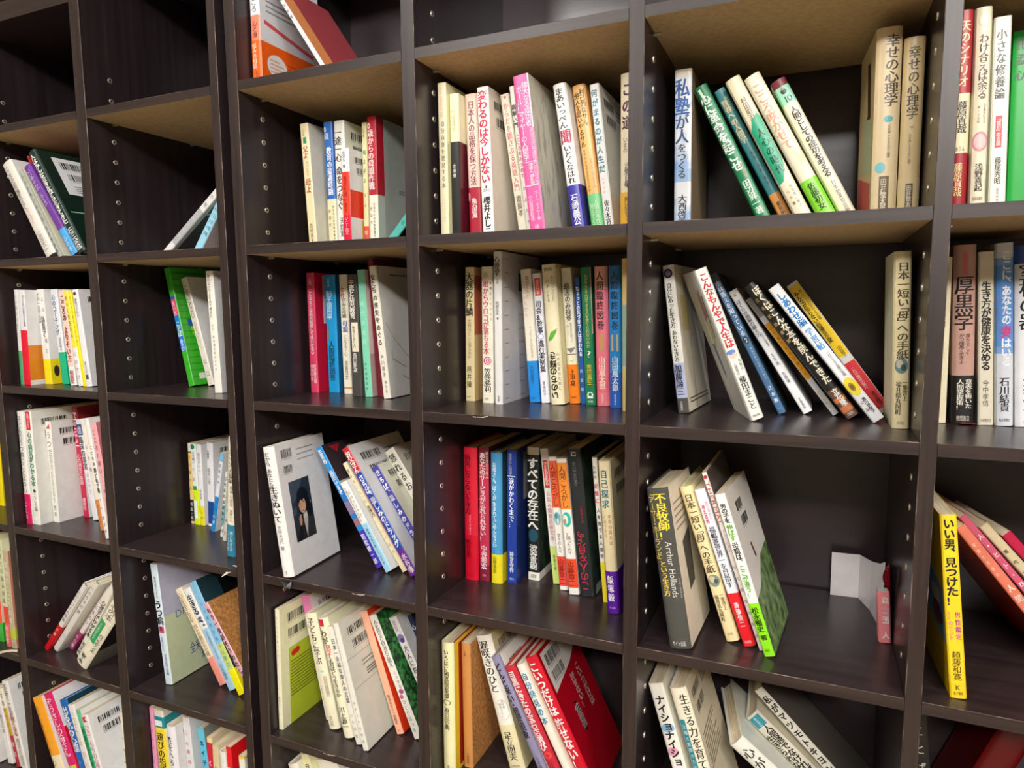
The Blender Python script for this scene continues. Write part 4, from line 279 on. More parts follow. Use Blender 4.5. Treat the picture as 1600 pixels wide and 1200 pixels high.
# ---- F
S('f21', 'red hardcover with cream lower part beside the divider', 'h', c='a81a24', k='8c141c', s=[(.41, .71, 'e6dab4', 'a'), (.71, 1, '9c1420', 'a')], t=[('天のシナリオ', .05, .38, .55, .55, 'e9d8a4', 'm'), ('藤原直哉', .45, .61, .55, .5, '2a2418', 'm'), ('あうん', .68, .7, .5, .6, '4a4030', 'h'), ('藤原直哉', .76, .93, .45, .44, 'e6c890', 'm')])
S('f22', 'cream hardcover with brown brush title and pink seal', 'h', c='e9e0c4', k='dcd2b2', t=[('わけ合えば余る', .13, .45, .55, .5, '5c3c30', 'm'), ('人を幸せにする', .47, .57, .72, .15, '9a8a70'), ('第一の法則', .48, .57, .4, .15, 'a89a80'), ('浅野喜起', .77, .91, .52, .42, '3a3024', 'm'), ('致知出版社', .94, .955, .5, .6, '6a5c44', 'h')], g=[('e', 'S', .52, .66, .46, .05, 'd8929c'), ('e', 'S', .52, .66, .36, .038, 'ecc4c4'), ('e', 'S', .55, .06, .36, .035, 'd6cca8'), ('e', 'S', .55, .06, .33, .032, 'ece4ca')])
S('f23', 'white book with black title and small red capsule', c='eceadf', k='dcd8c8', t=[('小さな修養論', .06, .42, .45, .56, '34302a', 'm'), ('「致知」の言葉', .52, .66, .45, .24, 'f6e2de', 'b'), ('藤尾秀昭', .72, .86, .48, .36, '4a443a', 'm'), ('致知出版社', .88, .97, .5, .15, '77705c')], g=[('r', 'S', .26, .64, .505, .67, 'd8323c')])
S('f24', 'vivid green book cut off by the right picture edge', c='12a83c', k='12a03a', f='12a83c', t=[('孔孟心', .03, .28, .22, .28, '0c2c14', 'm')])
S('f31', 'pale cream book mostly hidden by the divider', c='e3dab8', k='d8cfac', t=[('小さな修養論', .12, .42, .5, .5, '2c2820', 'm'), ('致知', .52, .62, .3, .3, 'c86a60')])
S('f32', 'dusky pink book with black title and black band', 'h', c='c49a8c', k='b48a7c', o=(.725, 1, '242120', None), t=[('厚黒学', .17, .47, .48, .78, '1a1614', 'm'), ('厚かましく', .49, .61, .68, .22, '3a2a24'), ('かつ腹黒く生きよ', .49, .66, .4, .22, '3a2a24'), ('意表を衝いた', .745, .91, .74, .3, 'e9e3d6', 'm'), ('人間掌握術!', .745, .92, .36, .3, 'e9e3d6', 'm'), ('徳間書店', .955, .98, .5, .6, 'd8d0c0', 'h')], g=[('r', 'S', .38, .62, .04, .165, 'd86c74')], ribbon=1)
S('f33', 'cream book with bold sans black title', c='e3dbc4', k='d8d0b8', t=[('生き方が健康を決める', .17, .68, .5, .6, '1e1c1c', 'b'), ('今中孝信', .735, .89, .5, .38, '34302a'), ('日本教文社', .965, .98, .5, .7, '5a5444', 'h')])
S('f34', 'white book with sky blue halo title and red character', 'h', c='d6dae0', k='ccd0d8', s=[(.08, .6, '7aa4dc', 's'), (.12, .56, '5c92d8', 's')], t=[('ここに、あなたの', .04, .44, .6, .5, 'f4f6fa', 'b'), ('妻', .445, .51, .58, .55, 'd8387c', 'b'), ('はいる', .515, .67, .58, .52, 'f4f6fa', 'b'), ('心がふれあう', .26, .46, .12, .16, 'b06a9c'), ('石川結貴', .73, .92, .5, .5, '24221f', 'm'), ('毎日新聞社', .96, .975, .5, .6, '4a4a4e', 'h')])
S('f35', 'white navy topped book cut off by picture edge', 'h', c='e6e6e8', k='dcdce0', s=[(0, .1, '2a4a94', 'a')], t=[('室村の器', .1, .46, .45, .6, '201e20', 'm'), ('早坂茂三', .7, .91, .5, .44, '2a282c', 'b'), ('クレスト', .965, .98, .5, .5, '4a4a4e', 'h')])
S('f41', 'bright yellow book with navy title standing at the divider', c='eecb28', k='e6c424', f='e6bc1c', t=[('いい男、', .02, .22, .5, .62, '1c2430', 'b'), ('見つけた!', .23, .49, .5, .66, '1c2430', 'b'), ('男性鑑定', .52, .68, .72, .32, 'c85a94', 'b'), ('50のヒント', .52, .68, .28, .3, 'c85a94'), ('頼藤和寛', .74, .9, .5, .5, '3a3010'), ('K', .925, .955, .5, .34, '3a3010', 'h'), ('金子書房', .965, .98, .5, .6, '5a4a18', 'h')], g=[('p', 'F', [(.05, .42), (.7, .36), (.75, .66), (.05, .72)], '6aa0c8'), ('e', 'F', .35, .5, .18, .05, 'e8c8b4'), ('e', 'F', .3, .6, .2, .06, '8a3440')])
S('f42', 'salmon book with white title leaning under the pink one', c='dd7a62', k='7a2418', f='6a1612', s=[(0, .95, '7a1c14', 'l')], t=[('家族と社会の', .1, .34, .35, .3, 'f0d8c8'), ('人間力の復活', .38, .8, .5, .6, 'f4e4d8', 'b')])
S('f43', 'rose pink book with white title leaning left', c='cf5a74', k='b44a60', f='a83c50', t=[('人・ヒト・ひと', .1, .55, .5, .6, 'f6e6e8', 'b'), ('人間を考える', .62, .9, .5, .4, 'f0d8dc')])
S('f44', 'beige book with brown two line title', c='cdbc98', k='8a7c62', t=[('現代文学論', .14, .5, .35, .36, '34281a', 'b'), ('交流と文学', .3, .8, .7, .36, '4a3c2a', 'b')])
S('f45', 'small crimson book above the beige one', c='b81c44', k='5a4a44', t=[('思索の遊び', .12, .8, .5, .6, 'f0d8dc', 'b')])
S('f51', 'black book with white brush title at the divider', c='1c1a18', k='171412', t=[('ことばを旅する', .1, .9, .5, .5, 'b8b6ae', 'm')])

# ---------------------------------------------------------------- materials
def lin(h):
    r = []
    for k in (0, 2, 4):
        c = int(h[k:k + 2], 16) / 255.0
        r.append(c / 12.92 if c <= 0.04045 else ((c + 0.055) / 1.055) ** 2.4)
    return (r[0], r[1], r[2], 1.0)

MATS = {}
def new_mat(name):
    m = bpy.data.materials.new(name); m.use_nodes = True
    nt = m.node_tree
    return m, nt, nt.nodes['Principled BSDF']

def noise_mix(nt, bsdf, c1, c2, scale, detail=4, stretch=(1, 1, 1), lo=0.35, hi=0.65, sock='Base Color', coord='Object'):
    tc = nt.nodes.new('ShaderNodeTexCoord'); mp = nt.nodes.new('ShaderNodeMapping')
    mp.inputs['Scale'].default_value = stretch
    nz = nt.nodes.new('ShaderNodeTexNoise'); nz.inputs['Scale'].default_value = scale; nz.inputs['Detail'].default_value = detail
    rp = nt.nodes.new('ShaderNodeValToRGB')
    rp.color_ramp.elements[0].position = lo; rp.color_ramp.elements[1].position = hi
    rp.color_ramp.elements[0].color = c1; rp.color_ramp.elements[1].color = c2
    nt.links.new(tc.outputs[coord], mp.inputs['Vector']); nt.links.new(mp.outputs['Vector'], nz.inputs['Vector'])
    nt.links.new(nz.outputs['Fac'], rp.inputs['Fac']); nt.links.new(rp.outputs['Color'], bsdf.inputs[sock])
    return nz, rp

def paper(h):
    if h == '@wood': return fleck('forest_photo_print', '2f4a22', '8aac66', 70, 0.35, (1, 1, 1), 0.35, 0.68)
    if h == '@sky': return fleck('watercolour_print', '86a8d4', 'dfe3e6', 30, 0.4, (1, 1, 0.7), 0.4, 0.55)
    if h == '@leaf': return fleck('dark_leaf_print', '101c14', '2c4a30', 60, 0.35, (1, 1, 1), 0.4, 0.7)
    if h == '@sketch': return fleck('faint_sketch_print', 'a8a49a', 'cfcab8', 50, 0.4, (1, 2, 0.5), 0.38, 0.5)
    if h in MATS: return MATS[h]
    m, nt, b = new_mat('printed_paper_' + h)
    c = lin(h); d = tuple(x * 0.93 for x in c[:3]) + (1,)
    noise_mix(nt, b, d, c, 60, 3)
    b.inputs['Roughness'].default_value = 0.36
    b.inputs['Specular IOR Level'].default_value = 0.45
    MATS[h] = m
    return m

def fleck(name, a, b_, scale, rough=0.7, stretch=(1, 1, 1), lo=0.35, hi=0.65):
    if name in MATS: return MATS[name]
    m, nt, b = new_mat(name)
    noise_mix(nt, b, lin(a), lin(b_), scale, 6, stretch, lo, hi)
    b.inputs['Roughness'].default_value = rough
    MATS[name] = m
    return m

def wood(name, stretch, c1='2b2122', c2='3b3031'):
    m, nt, b = new_mat(name)
    nz, rp = noise_mix(nt, b, lin(c1), lin(c2), 9, 8, stretch, 0.3, 0.75)
    b.inputs['Roughness'].default_value = 0.29
    b.inputs['Specular IOR Level'].default_value = 0.5
    bp = nt.nodes.new('ShaderNodeBump'); bp.inputs['Strength'].default_value = 0.12; bp.inputs['Distance'].default_value = 0.001
    nt.links.new(nz.outputs['Fac'], bp.inputs['Height']); nt.links.new(bp.outputs['Normal'], b.inputs['Normal'])
    return m
WOOD_V = wood('espresso_melamine_upright', (9, 9, 0.35), '221a1b', '31282a')
WOOD_B = wood('espresso_back_board', (0.35, 9, 9), '33292b', '3b3033')
WOOD_H = wood('espresso_melamine_shelf', (0.35, 9, 9))
EDGE_V = fleck('espresso_edge_band_upright', '211716', '372a26', 10, 0.4, (14, 14, 0.5), 0.35, 0.75)
EDGE_H = fleck('espresso_edge_band_shelf', '221817', '382b27', 10, 0.4, (0.5, 14, 14), 0.35, 0.75)
WORN = fleck('worn_edge', '43332f', '9a8476', 30, 0.6, (1, 1, 1), 0.5, 0.68)
MDF = fleck('raw_fibreboard', 'b5986c', 'c2a67c', 160, 0.85)
NICKEL, _nt, _b = new_mat('nickel')
noise_mix(_nt, _b, lin('c8c0b0'), lin('e0d8c8'), 40)
_b.inputs['Metallic'].default_value = 0.85; _b.inputs['Roughness'].default_value = 0.45
HOLE = fleck('socket_bore', '0c0a0a', '141010', 40, 0.8)
PAGES, _nt, _b = new_mat('page_edges')
noise_mix(_nt, _b, lin('cdbd9c'), lin('e6d9bb'), 900, 2, (1, 0.02, 0.02), 0.4, 0.6)
_b.inputs['Roughness'].default_value = 0.8
WALLM = fleck('plaster', 'c9c3b8', 'd3cdc2', 14, 0.9)
FLOORM = fleck('vinyl_floor', 'b4a48c', 'c0b098', 8, 0.5)
CEILM = fleck('ceiling_tile', 'd8d5ce', 'e4e1da', 30, 0.9)
FILM, _nt, _b = new_mat('clear_film')
noise_mix(_nt, _b, lin('dfe6ea'), lin('f4f6f8'), 30)
_b.inputs['Transmission Weight'].default_value = 0.85; _b.inputs['Roughness'].default_value = 0.12

# ---------------------------------------------------------------- mesh helpers
class MB:
    def __init__(s): s.v = []; s.f = []; s.m = []; s.mats = []; s.ix = {}
    def mi(s, mat):
        if mat.name not in s.ix: s.ix[mat.name] = len(s.mats); s.mats.append(mat)
        return s.ix[mat.name]
    def poly(s, pts, mat):
        n = len(s.v); s.v += [tuple(p) for p in pts]; s.f.append(tuple(range(n, n + len(pts)))); s.m.append(s.mi(mat))
    def box(s, a, b, mat, mats=None):
        # mats: dict of face key -> material (x0,x1,y0,y1,z0,z1)
        x0, y0, z0 = a; x1, y1, z1 = b; n = len(s.v)
        s.v += [(x0, y0, z0), (x1, y0, z0), (x1, y1, z0), (x0, y1, z0), (x0, y0, z1), (x1, y0, z1), (x1, y1, z1), (x0, y1, z1)]
        for k, f in (('z0', (0, 3, 2, 1)), ('z1', (4, 5, 6, 7)), ('y0', (0, 1, 5, 4)), ('x1', (1, 2, 6, 5)), ('y1', (2, 3, 7, 6)), ('x0', (3, 0, 4, 7))):
            s.f.append(tuple(n + q for q in f)); s.m.append(s.mi((mats or {}).get(k, mat)))
    def build(s, name, parent=None, smooth=False):
        me = bpy.data.meshes.new(name); me.from_pydata(s.v, [], s.f)
        for m in s.mats: me.materials.append(m)
        me.polygons.foreach_set('material_index', s.m)
        if smooth:
            me.polygons.foreach_set('use_smooth', [True] * len(s.f))
            me.set_sharp_from_angle(angle=math.radians(32))
        me.update()
        o = bpy.data.objects.new(name, me); COL.objects.link(o)
        if parent: o.parent = parent
        return o

def tag(o, label, cat, group=None):
    o['label'] = label; o['category'] = cat
    if group: o['group'] = group
def struct(o): o['kind'] = 'structure'; return o
def empty(name, loc, rot=(0, 0, 0)):
    o = bpy.data.objects.new(name, None); o.empty_display_size = 0.05; COL.objects.link(o)
    o.location = loc; o.rotation_euler = rot
    return o

# ---------------------------------------------------------------- the room
D = 0.266                                   # bookcase depth
FL, CE = -1.36, 1.46
def room_box(name, a, b, mat):
    m = MB(); m.box(a, b, mat); return struct(m.build(name))
room_box('floor', (-3.2, -3.6, FL - 0.05), (2.6, 0.36, FL), FLOORM)
room_box('ceiling', (-3.2, -3.6, CE), (2.6, 0.36, CE + 0.05), CEILM)
room_box('wall_back', (-3.2, 0.31, FL), (2.6, 0.36, CE), WALLM)
room_box('wall_front', (-3.2, -3.65, FL), (2.6, -3.6, CE), WALLM)
room_box('wall_left', (-3.25, -3.6, FL), (-3.2, 0.36, CE), WALLM)
room_box('wall_right', (2.6, -3.6, FL), (2.65, 0.36, CE), WALLM)

# ---------------------------------------------------------------- bookcases
TOP = 1.02
ROWT = {0: 0.641, 1: 0.4522, 2: 0.2255, 3: 0.0, 4: -0.2644, 5: -0.5237, 6: -0.786, 7: -1.05, 8: -1.30}
TH = 0.0128
COLS = {'Z': (-1.45, -1.1798), 'A': (-1.1593, -0.8983), 'B': (-0.8757, -0.6085), 'C': (-0.5571, -0.2874), 'D': (-0.2687, 0.0), 'E': (0.0169, 0.2922), 'F': (0.307, 0.58)}

def upright(name, parent, x0, x1, mat=None):
    m = MB(); c = 0.0006
    z0, z1 = FL, TOP
    # front face with chamfered, worn arrises
    P = [(x0, D), (x0, c), (x0 + c, 0), (x1 - c, 0), (x1, c), (x1, D)]
    mm = [WOOD_V, WORN, EDGE_V, WORN, WOOD_V, WOOD_V]
    for i in range(6):
        a, b = P[i], P[(i + 1) % 6]
        m.poly([(a[0], a[1], z0), (b[0], b[1], z0), (b[0], b[1], z1), (a[0], a[1], z1)], mm[i])
    m.poly([(p[0], p[1], z1) for p in P], WOOD_V); m.poly([(p[0], p[1], z0) for p in reversed(P)], WOOD_V)
    return m.build(name, parent)

SOCKET = None
def socket(parent, x, y, z, side):
    global SOCKET
    if SOCKET is None:
        m = MB(); n = 14; r, ri, h = 0.0039, 0.0017, 0.0009
        for i in range(n):
            a, b = 2 * math.pi * i / n, 2 * math.pi * (i + 1) / n
            ca, sa, cb, sb = math.cos(a), math.sin(a), math.cos(b), math.sin(b)
            m.poly([(0, r * ca, r * sa), (0, r * cb, r * sb), (h, r * .9 * cb, r * .9 * sb), (h, r * .9 * ca, r * .9 * sa)], NICKEL)
            m.poly([(h, r * .9 * ca, r * .9 * sa), (h, r * .9 * cb, r * .9 * sb), (h * .9, ri * cb, ri * sb), (h * .9, ri * ca, ri * sa)], NICKEL)
            m.poly([(h * .9, ri * ca, ri * sa), (h * .9, ri * cb, ri * sb), (0.0001, ri * cb, ri * sb), (0.0001, ri * ca, ri * sa)], HOLE)
        m.poly([(0.0002, ri * math.cos(2 * math.pi * i / n), ri * math.sin(2 * math.pi * i / n)) for i in range(n)], HOLE)
        SOCKET = m.build('pin_socket', parent); o = SOCKET
    else:
        o = SOCKET.copy(); COL.objects.link(o); o.parent = parent
    o.location = (x, y, z)
    if side == 'r': o.rotation_euler = (0, 0, math.pi)

def shelf(parent, x0, x1, zt, col):
    m = MB(); c = 0.0005; zb = zt - (0.03 if col == 'top' else TH)
    P = [(0.0, zb), (0.0, zt - c), (c, zt), (D - 0.006, zt), (D - 0.006, zb)]
    mm = [EDGE_H, WORN, WOOD_H, WOOD_H, WOOD_H if col == 'top' else MDF]
    x0 += 0.0004; x1 -= 0.0004
    for i in range(5):
        a, b = P[i], P[(i + 1) % 5]
        m.poly([(x0, a[0], a[1]), (x0, b[0], b[1]), (x1, b[0], b[1]), (x1, a[0], a[1])][::-1], mm[i])
    m.poly([(x0, p[0], p[1]) for p in P], WOOD_H); m.poly([(x1, p[0], p[1]) for p in reversed(P)], WOOD_H)
    for cc, zz, xx in ((('C'), -0.2644, -0.386), ('C', -0.5237, -0.449), ('D', 0.0, -0.19)):
        if cc == col and abs(zz - zt) < 1e-4:
            for dx, dz, ln, an in ((0, -0.0006, 0.012, 0.06), (0.008, 0.0, 0.009, 0.35), (-0.006, -0.0004, 0.006, -0.3)):
                ux, uz = math.cos(an) * ln, math.sin(an) * ln * 0.3
                m.poly([(xx + dx, -0.0002, zt - 0.0022 + dz), (xx + dx + ux, -0.0002, zt - 0.0022 + dz + uz), (xx + dx + ux * 0.8, -0.0002, zt - 0.0012 + dz + uz), (xx + dx + ux * 0.2, -0.0002, zt - 0.0015 + dz)], paper('d8c8b8'))
    o = m.build('shelf', parent)
    return o

def pin(parent, x, y, z, s):
    m = MB(); n = 8; r = 0.002
    for i in range(n):
        a, b = 2 * math.pi * i / n, 2 * math.pi * (i + 1) / n
        A, B_ = (y + r * math.cos(a), z - r + r * math.sin(a)), (y + r * math.cos(b), z - r + r * math.sin(b))
        m.poly([(x, A[0], A[1]), (x + s * 0.008, A[0], A[1]), (x + s * 0.008, B_[0], B_[1]), (x, B_[0], B_[1])], NICKEL)
    m.poly([(x + s * 0.008, y + r * math.cos(2 * math.pi * i / n), z - r + r * math.sin(2 * math.pi * i / n)) for i in range(n)], NICKEL)
    m.build('shelf_pin', parent)

def bookcase(cols, ups, label):
    xa, xb = ups[0][0], ups[-1][1]
    root = empty('bookcase', ((xa + xb) / 2, D / 2, FL))
    tag(root, label, 'bookcase', 'dark brown bookcases')
    inv = Matrix.Translation(-Vector(root.location))
    sides = {}
    for i, (a, b) in enumerate(ups):
        o = upright('side_panel' if i in (0, len(ups) - 1) else 'divider', root, a, b)
        o.matrix_parent_inverse = inv; sides[round(b, 4)] = o; sides[('l', round(a, 4))] = o
    m = MB(); m.box((xa, D - 0.005, FL), (xb, D, TOP), WOOD_B); m.v = [(x, y + 0.0052, z) for x, y, z in m.v]
    o = m.build('back_panel', root); o.matrix_parent_inverse = inv
    zc = 0.0205
    for cname in cols:
        x0, x1 = COLS[cname]
        for r in range(0, 9):
            zt = ROWT[r]
            if r == 0: zt = 0.647 if cname in 'AZ' else 0.72
            s = shelf(root, x0, x1, zt, 'top' if r == 0 else cname); s.matrix_parent_inverse = inv
            if 1 <= r <= 3:
                for yy in (0.0465, 0.2): pin(s, x0, yy, zt - TH, 1)
        up = sides[round(x0, 4)]
        lo, hi = {'A': (-0.75, 0.54), 'B': (-0.73, 0.54), 'C': (-0.7, 0.54), 'D': (-0.7, 0.54), 'E': (-0.6, 0.42), 'F': (0, -1), 'Z': (0, -1)}[cname]
        k = math.ceil((lo - zc) / 0.0325)
        while zc + k * 0.0325 < hi:
            z = zc + k * 0.0325; k += 1
            if any(zt - TH - 0.006 < z < zt + 0.004 for zt in ROWT.values()): continue
            socket(up, x0, 0.0455, z, 'l')
        if cname == 'E':
            for q in range(-8, 14):
                z = zc + q * 0.0325
                if any(zt - TH - 0.006 < z < zt + 0.004 for zt in ROWT.values()) or not (-0.25 < z < 0.42): continue
                socket(sides[('l', round(x1, 4))], x1, 0.0455, z, 'r')
    return root
bookcase('ZAB', [(-1.47, -1.45), (-1.1798, -1.1593), (-0.8983, -0.8757), (-0.6085, -0.5935)], 'dark brown bookcase with narrow columns filling the left third of the photo')
bookcase('CDEF', [(-0.5762, -0.5571), (-0.2874, -0.2687), (0.0, 0.0169), (0.2922, 0.307), (0.58, 0.6)], 'dark brown bookcase filling the middle and right of the photo')

# ---------------------------------------------------------------- lettering
GL = {}
def glyph(ch, bold, strong=0):
    key = (ch, bold)
    if key in GL: return GL[key]
    c = bpy.data.curves.new('glyph', 'FONT'); c.body = ch; c.resolution_u = 2; c.fill_mode = 'FRONT'
    c.offset = 0.012 if (bold == 1 and 0x3000 < ord(ch) < 0x3100) else 0.0
    o = bpy.data.objects.new('glyph', c)
    me = bpy.data.meshes.new_from_object(o)
    r = ([(v.co.x, v.co.y) for v in me.vertices], [tuple(p.vertices) for p in me.polygons])
    w = max([p[0] for p in r[0]], default=0.3)
    bpy.data.objects.remove(o); bpy.data.curves.remove(c); bpy.data.meshes.remove(me)
    GL[key] = (r[0], r[1], w)
    return GL[key]

ROT = 'ー…〜「」()（）|-'
def clip(P, k, lim, keep_less):
    out = []
    for i in range(len(P)):
        a, b = P[i], P[(i + 1) % len(P)]
        ia = (a[0] <= lim) if keep_less else (a[0] >= lim); ib = (b[0] <= lim) if keep_less else (b[0] >= lim)
        if ia: out.append(a)
        if ia != ib:
            f = (lim - a[0]) / (b[0] - a[0]); out.append((lim, a[1] + f * (b[1] - a[1])))
    return out
STEP = 0.0016                                # widest flat strip of print on a curved spine
def put(mb, mat, verts, polys, m2, fn, curved):
    UV = [m2(x, y) for x, y in verts]
    n = len(mb.v); mb.v += [fn(u, z) for u, z in UV]
    i = mb.mi(mat)
    for p in polys:
        us = [UV[q][0] for q in p]; lo, hi = min(us), max(us)
        if not curved or hi - lo <= STEP: mb.f.append(tuple(n + q for q in p)); mb.m.append(i); continue
        k = int((hi - lo) / STEP) + 1; P = [UV[q] for q in p]
        for j in range(k):
            a, b = lo + (hi - lo) * j / k, lo + (hi - lo) * (j + 1) / k
            Q = clip(clip(P, 0, b, True), 0, a, False)
            if len(Q) > 2: mb.poly([fn(u, z) for u, z in Q], mat)

def vtext(mb, fn, s, uc, za, zb, w, mat, fl, cv=False):
    """vertical run: fn(u, z) maps metres on the face to a point; za top, zb bottom, w glyph width in metres"""
    adv = [0.45 if ch in '「」()' else 0.62 if ch in '、。・' else 1.0 for ch in s]
    n = sum(adv); pitch = (za - zb) / n; pos = 0.0
    w = min(w * 1.12, pitch * 1.4)
    gh = max(min(pitch * 1.1, w * 1.25), w * 0.5); gh = min(gh, pitch * 1.12)
    bold = 1 if 'b' in fl else 0
    for i, ch in enumerate(s):
        zc = za - (pos + (0.02 if ch in '「(' else 0.31 if ch in '」)' else 0.5 * adv[i])) * pitch; pos += adv[i]
        if ch in ' \u3000': continue
        V, P, _ = glyph(ch, bold)
        if 'b' in fl: dxs = ((-0.024, 0.014), (0.024, 0.014), (-0.024, -0.014), (0.024, -0.014))
        elif 'm' in fl: dxs = ((-0.026, 0), (0.026, 0))
        else: dxs = ((0, 0),)
        for dx, dy in dxs:
            def f2(x, y, dx=dx, dy=dy):
                gx, gy = x - 0.5, y - 0.38 + dy
                if ch in ROT: gx, gy = gy, -gx
                elif ch in '、。': gx += 0.55; gy += 0.55
                elif ch in 'ッャュョァィゥェォっゃゅょ': gx += 0.1; gy += 0.08
                if 'r' in fl: gx, gy = -gx, -gy
                return (uc + (gx + dx) * w, zc + gy * gh)
            put(mb, mat, V, P, f2, fn, cv)

def htext(mb, fn, s, u0, u1, zc, hh, mat, fl, cv=False):
    """horizontal run centred between u0 and u1"""
    bold = 1 if 'b' in fl else 0
    adv = []
    for ch in s:
        V, P, w = glyph(ch, bold); adv.append(1.0 if ord(ch) > 0x2000 else (w + 0.08 if ch != ' ' else 0.3))
    tot = sum(adv); k = (u1 - u0) / tot
    x0 = u0
    for ch, a in zip(s, adv):
        if ch != ' ':
            V, P, _ = glyph(ch, bold)
            put(mb, mat, V, P, lambda x, y, x0=x0: (x0 + x * k, zc + (y - 0.36) * hh), fn, cv)
        x0 += a * k

def rtext(mb, fn, s, uc, za, zb, w, mat, fl, cv=False):
    """latin run turned a quarter clockwise, reading downwards"""
    bold = 1 if 'b' in fl else 0
    adv = [(glyph(ch, bold)[2] + 0.08 if ch != ' ' else 0.3) for ch in s]
    k = (za - zb) / sum(adv); z = za
    for ch, a in zip(s, adv):
        if ch != ' ':
            V, P, _ = glyph(ch, bold)
            put(mb, mat, V, P, lambda x, y, z=z: (uc + (y - 0.35) * w * 1.35, z - x * k), fn, cv)
        z -= a * k

# ---------------------------------------------------------------- books
def outline(t, d, b, r, off=0.0):
    """open U in plan: left cover, spine, right cover. returns points and a zone letter per segment"""
    n = 10
    pts = [(-off, d)]
    zones = []
    sp = []
    for i in range(n + 1):
        u = i / n; x = u * t
        e = min(x, t - x)
        y = b * (2 * u - 1) ** 2
        if e < r: y += r - math.sqrt(max(0.0, r * r - (r - e) ** 2))
        sp.append((x * (t + 2 * off) / t - off, y - off))
    yl = sp[0][1]
    pts.append((-off, yl + 0.004)); zones.append('l')
    for i, q in enumerate(sp):
        pts.append(q); zones.append('l' if i == 0 else 's')
    pts.append((t + off, yl + 0.004)); zones.append('r')
    pts.append((t + off, d)); zones.append('r')
    return pts, zones

def spine_y(t, b, r):
    def f(x):
        x = min(max(x, 0), t); e = min(x, t - x); y = b * (2 * x / t - 1) ** 2
        if e < r: y += r - math.sqrt(max(0.0, r * r - (r - e) ** 2))
        return y
    return f

def shell(mb, t, d, b, r, ct, z0, z1, levels, matf, off=0.0):
    po, zn = outline(t, d, b, r, off)
    k = len(po)
    pi = []
    cx = t / 2
    for (x, y) in po:
        xi = min(max(x, ct), t - ct) if off == 0 else (x + (off - 0.00005 if x < cx else -(off - 0.00005)))
        pi.append((xi, y if y == d else y + ct))
    zs = sorted(set([z0, z1] + [z for z in levels if z0 + 1e-5 < z < z1 - 1e-5]))
    n0 = len(mb.v)
    for z in zs: mb.v += [(x, y, z) for x, y in po] + [(x, y, z) for x, y in pi]
    for j in range(len(zs) - 1):
        zm = (zs[j] + zs[j + 1]) / 2; a = n0 + j * 2 * k; c = a + 2 * k
        for i in range(k - 1):
            mt = mb.mi(matf(zn[i], zm))
            mb.f.append((a + i, a + i + 1, c + i + 1, c + i)); mb.m.append(mt)
            mb.f.append((c + k + i, c + k + i + 1, a + k + i + 1, a + k + i)); mb.m.append(mt)
        for i in (0, k - 1):
            mt = mb.mi(matf(zn[min(i, k - 2)], zm))
            q = (a + i, c + i, c + k + i, a + k + i); mb.f.append(q if i == 0 else q[::-1]); mb.m.append(mt)
    for j, up in ((0, False), (len(zs) - 1, True)):
        a = n0 + j * 2 * k; zm = zs[0] + 1e-4 if not up else zs[-1] - 1e-4
        for i in range(k - 1):
            q = (a + i, a + i + 1, a + k + i + 1, a + k + i)
            mb.f.append(q if up else q[::-1]); mb.m.append(mb.mi(matf(zn[i], zm)))

GAPS = 0.00013
def wrapped(tg, fn, P, mat):
    """polygon P (u, z in metres, counter-clockwise) laid on the curved spine in narrow strips"""
    lo, hi = min(p[0] for p in P), max(p[0] for p in P); n = 8
    for i in range(n):
        a, b = lo + (hi - lo) * i / n, lo + (hi - lo) * (i + 1) / n
        Q = clip(clip(P, 0, b, True), 0, a, False)
        if len(Q) > 2: tg.poly([fn(u, z) for u, z in Q], mat)
def barcode(mb, fn, a0, a1, za, zb):
    m = paper('2a2828'); rnd = random.Random(int(a0 * 1e5) + int(za * 1e5)); x = a0
    unit = (a1 - a0) / 46
    while x < a1:
        w = unit * rnd.choice((1, 1, 2, 3)); g = unit * rnd.choice((1, 1, 2))
        xe = min(x + w, a1)
        mb.poly([fn(x, zb), fn(xe, zb), fn(xe, za), fn(x, za)], m)
        x += w + g
    zz = zb - (za - zb) * 0.12; x = a0
    while x < a1 - unit * 2:
        mb.poly([fn(x, zz - 0.0008), fn(x + unit * 2, zz - 0.0008), fn(x + unit * 2, zz), fn(x, zz)], m); x += unit * 3.4

def lines(mb, fn, a0, a1, za, zb, n, mat):
    rnd = random.Random(int(a0 * 1e6) + n)
    p = (za - zb) / n; h = min(p * 0.55, 0.0022)
    for i in range(n):
        z = za - (i + 0.5) * p; x = a0; end = a1 - (a1 - a0) * rnd.choice((0, 0, 0.05, 0.3))
        while x < end:
            w = h * rnd.uniform(0.5, 1.0)
            mb.poly([fn(x, z - h / 2), fn(min(x + w, end), z - h / 2), fn(min(x + w, end), z + h / 2), fn(x, z + h / 2)], mat)
            x += w + h * 0.35

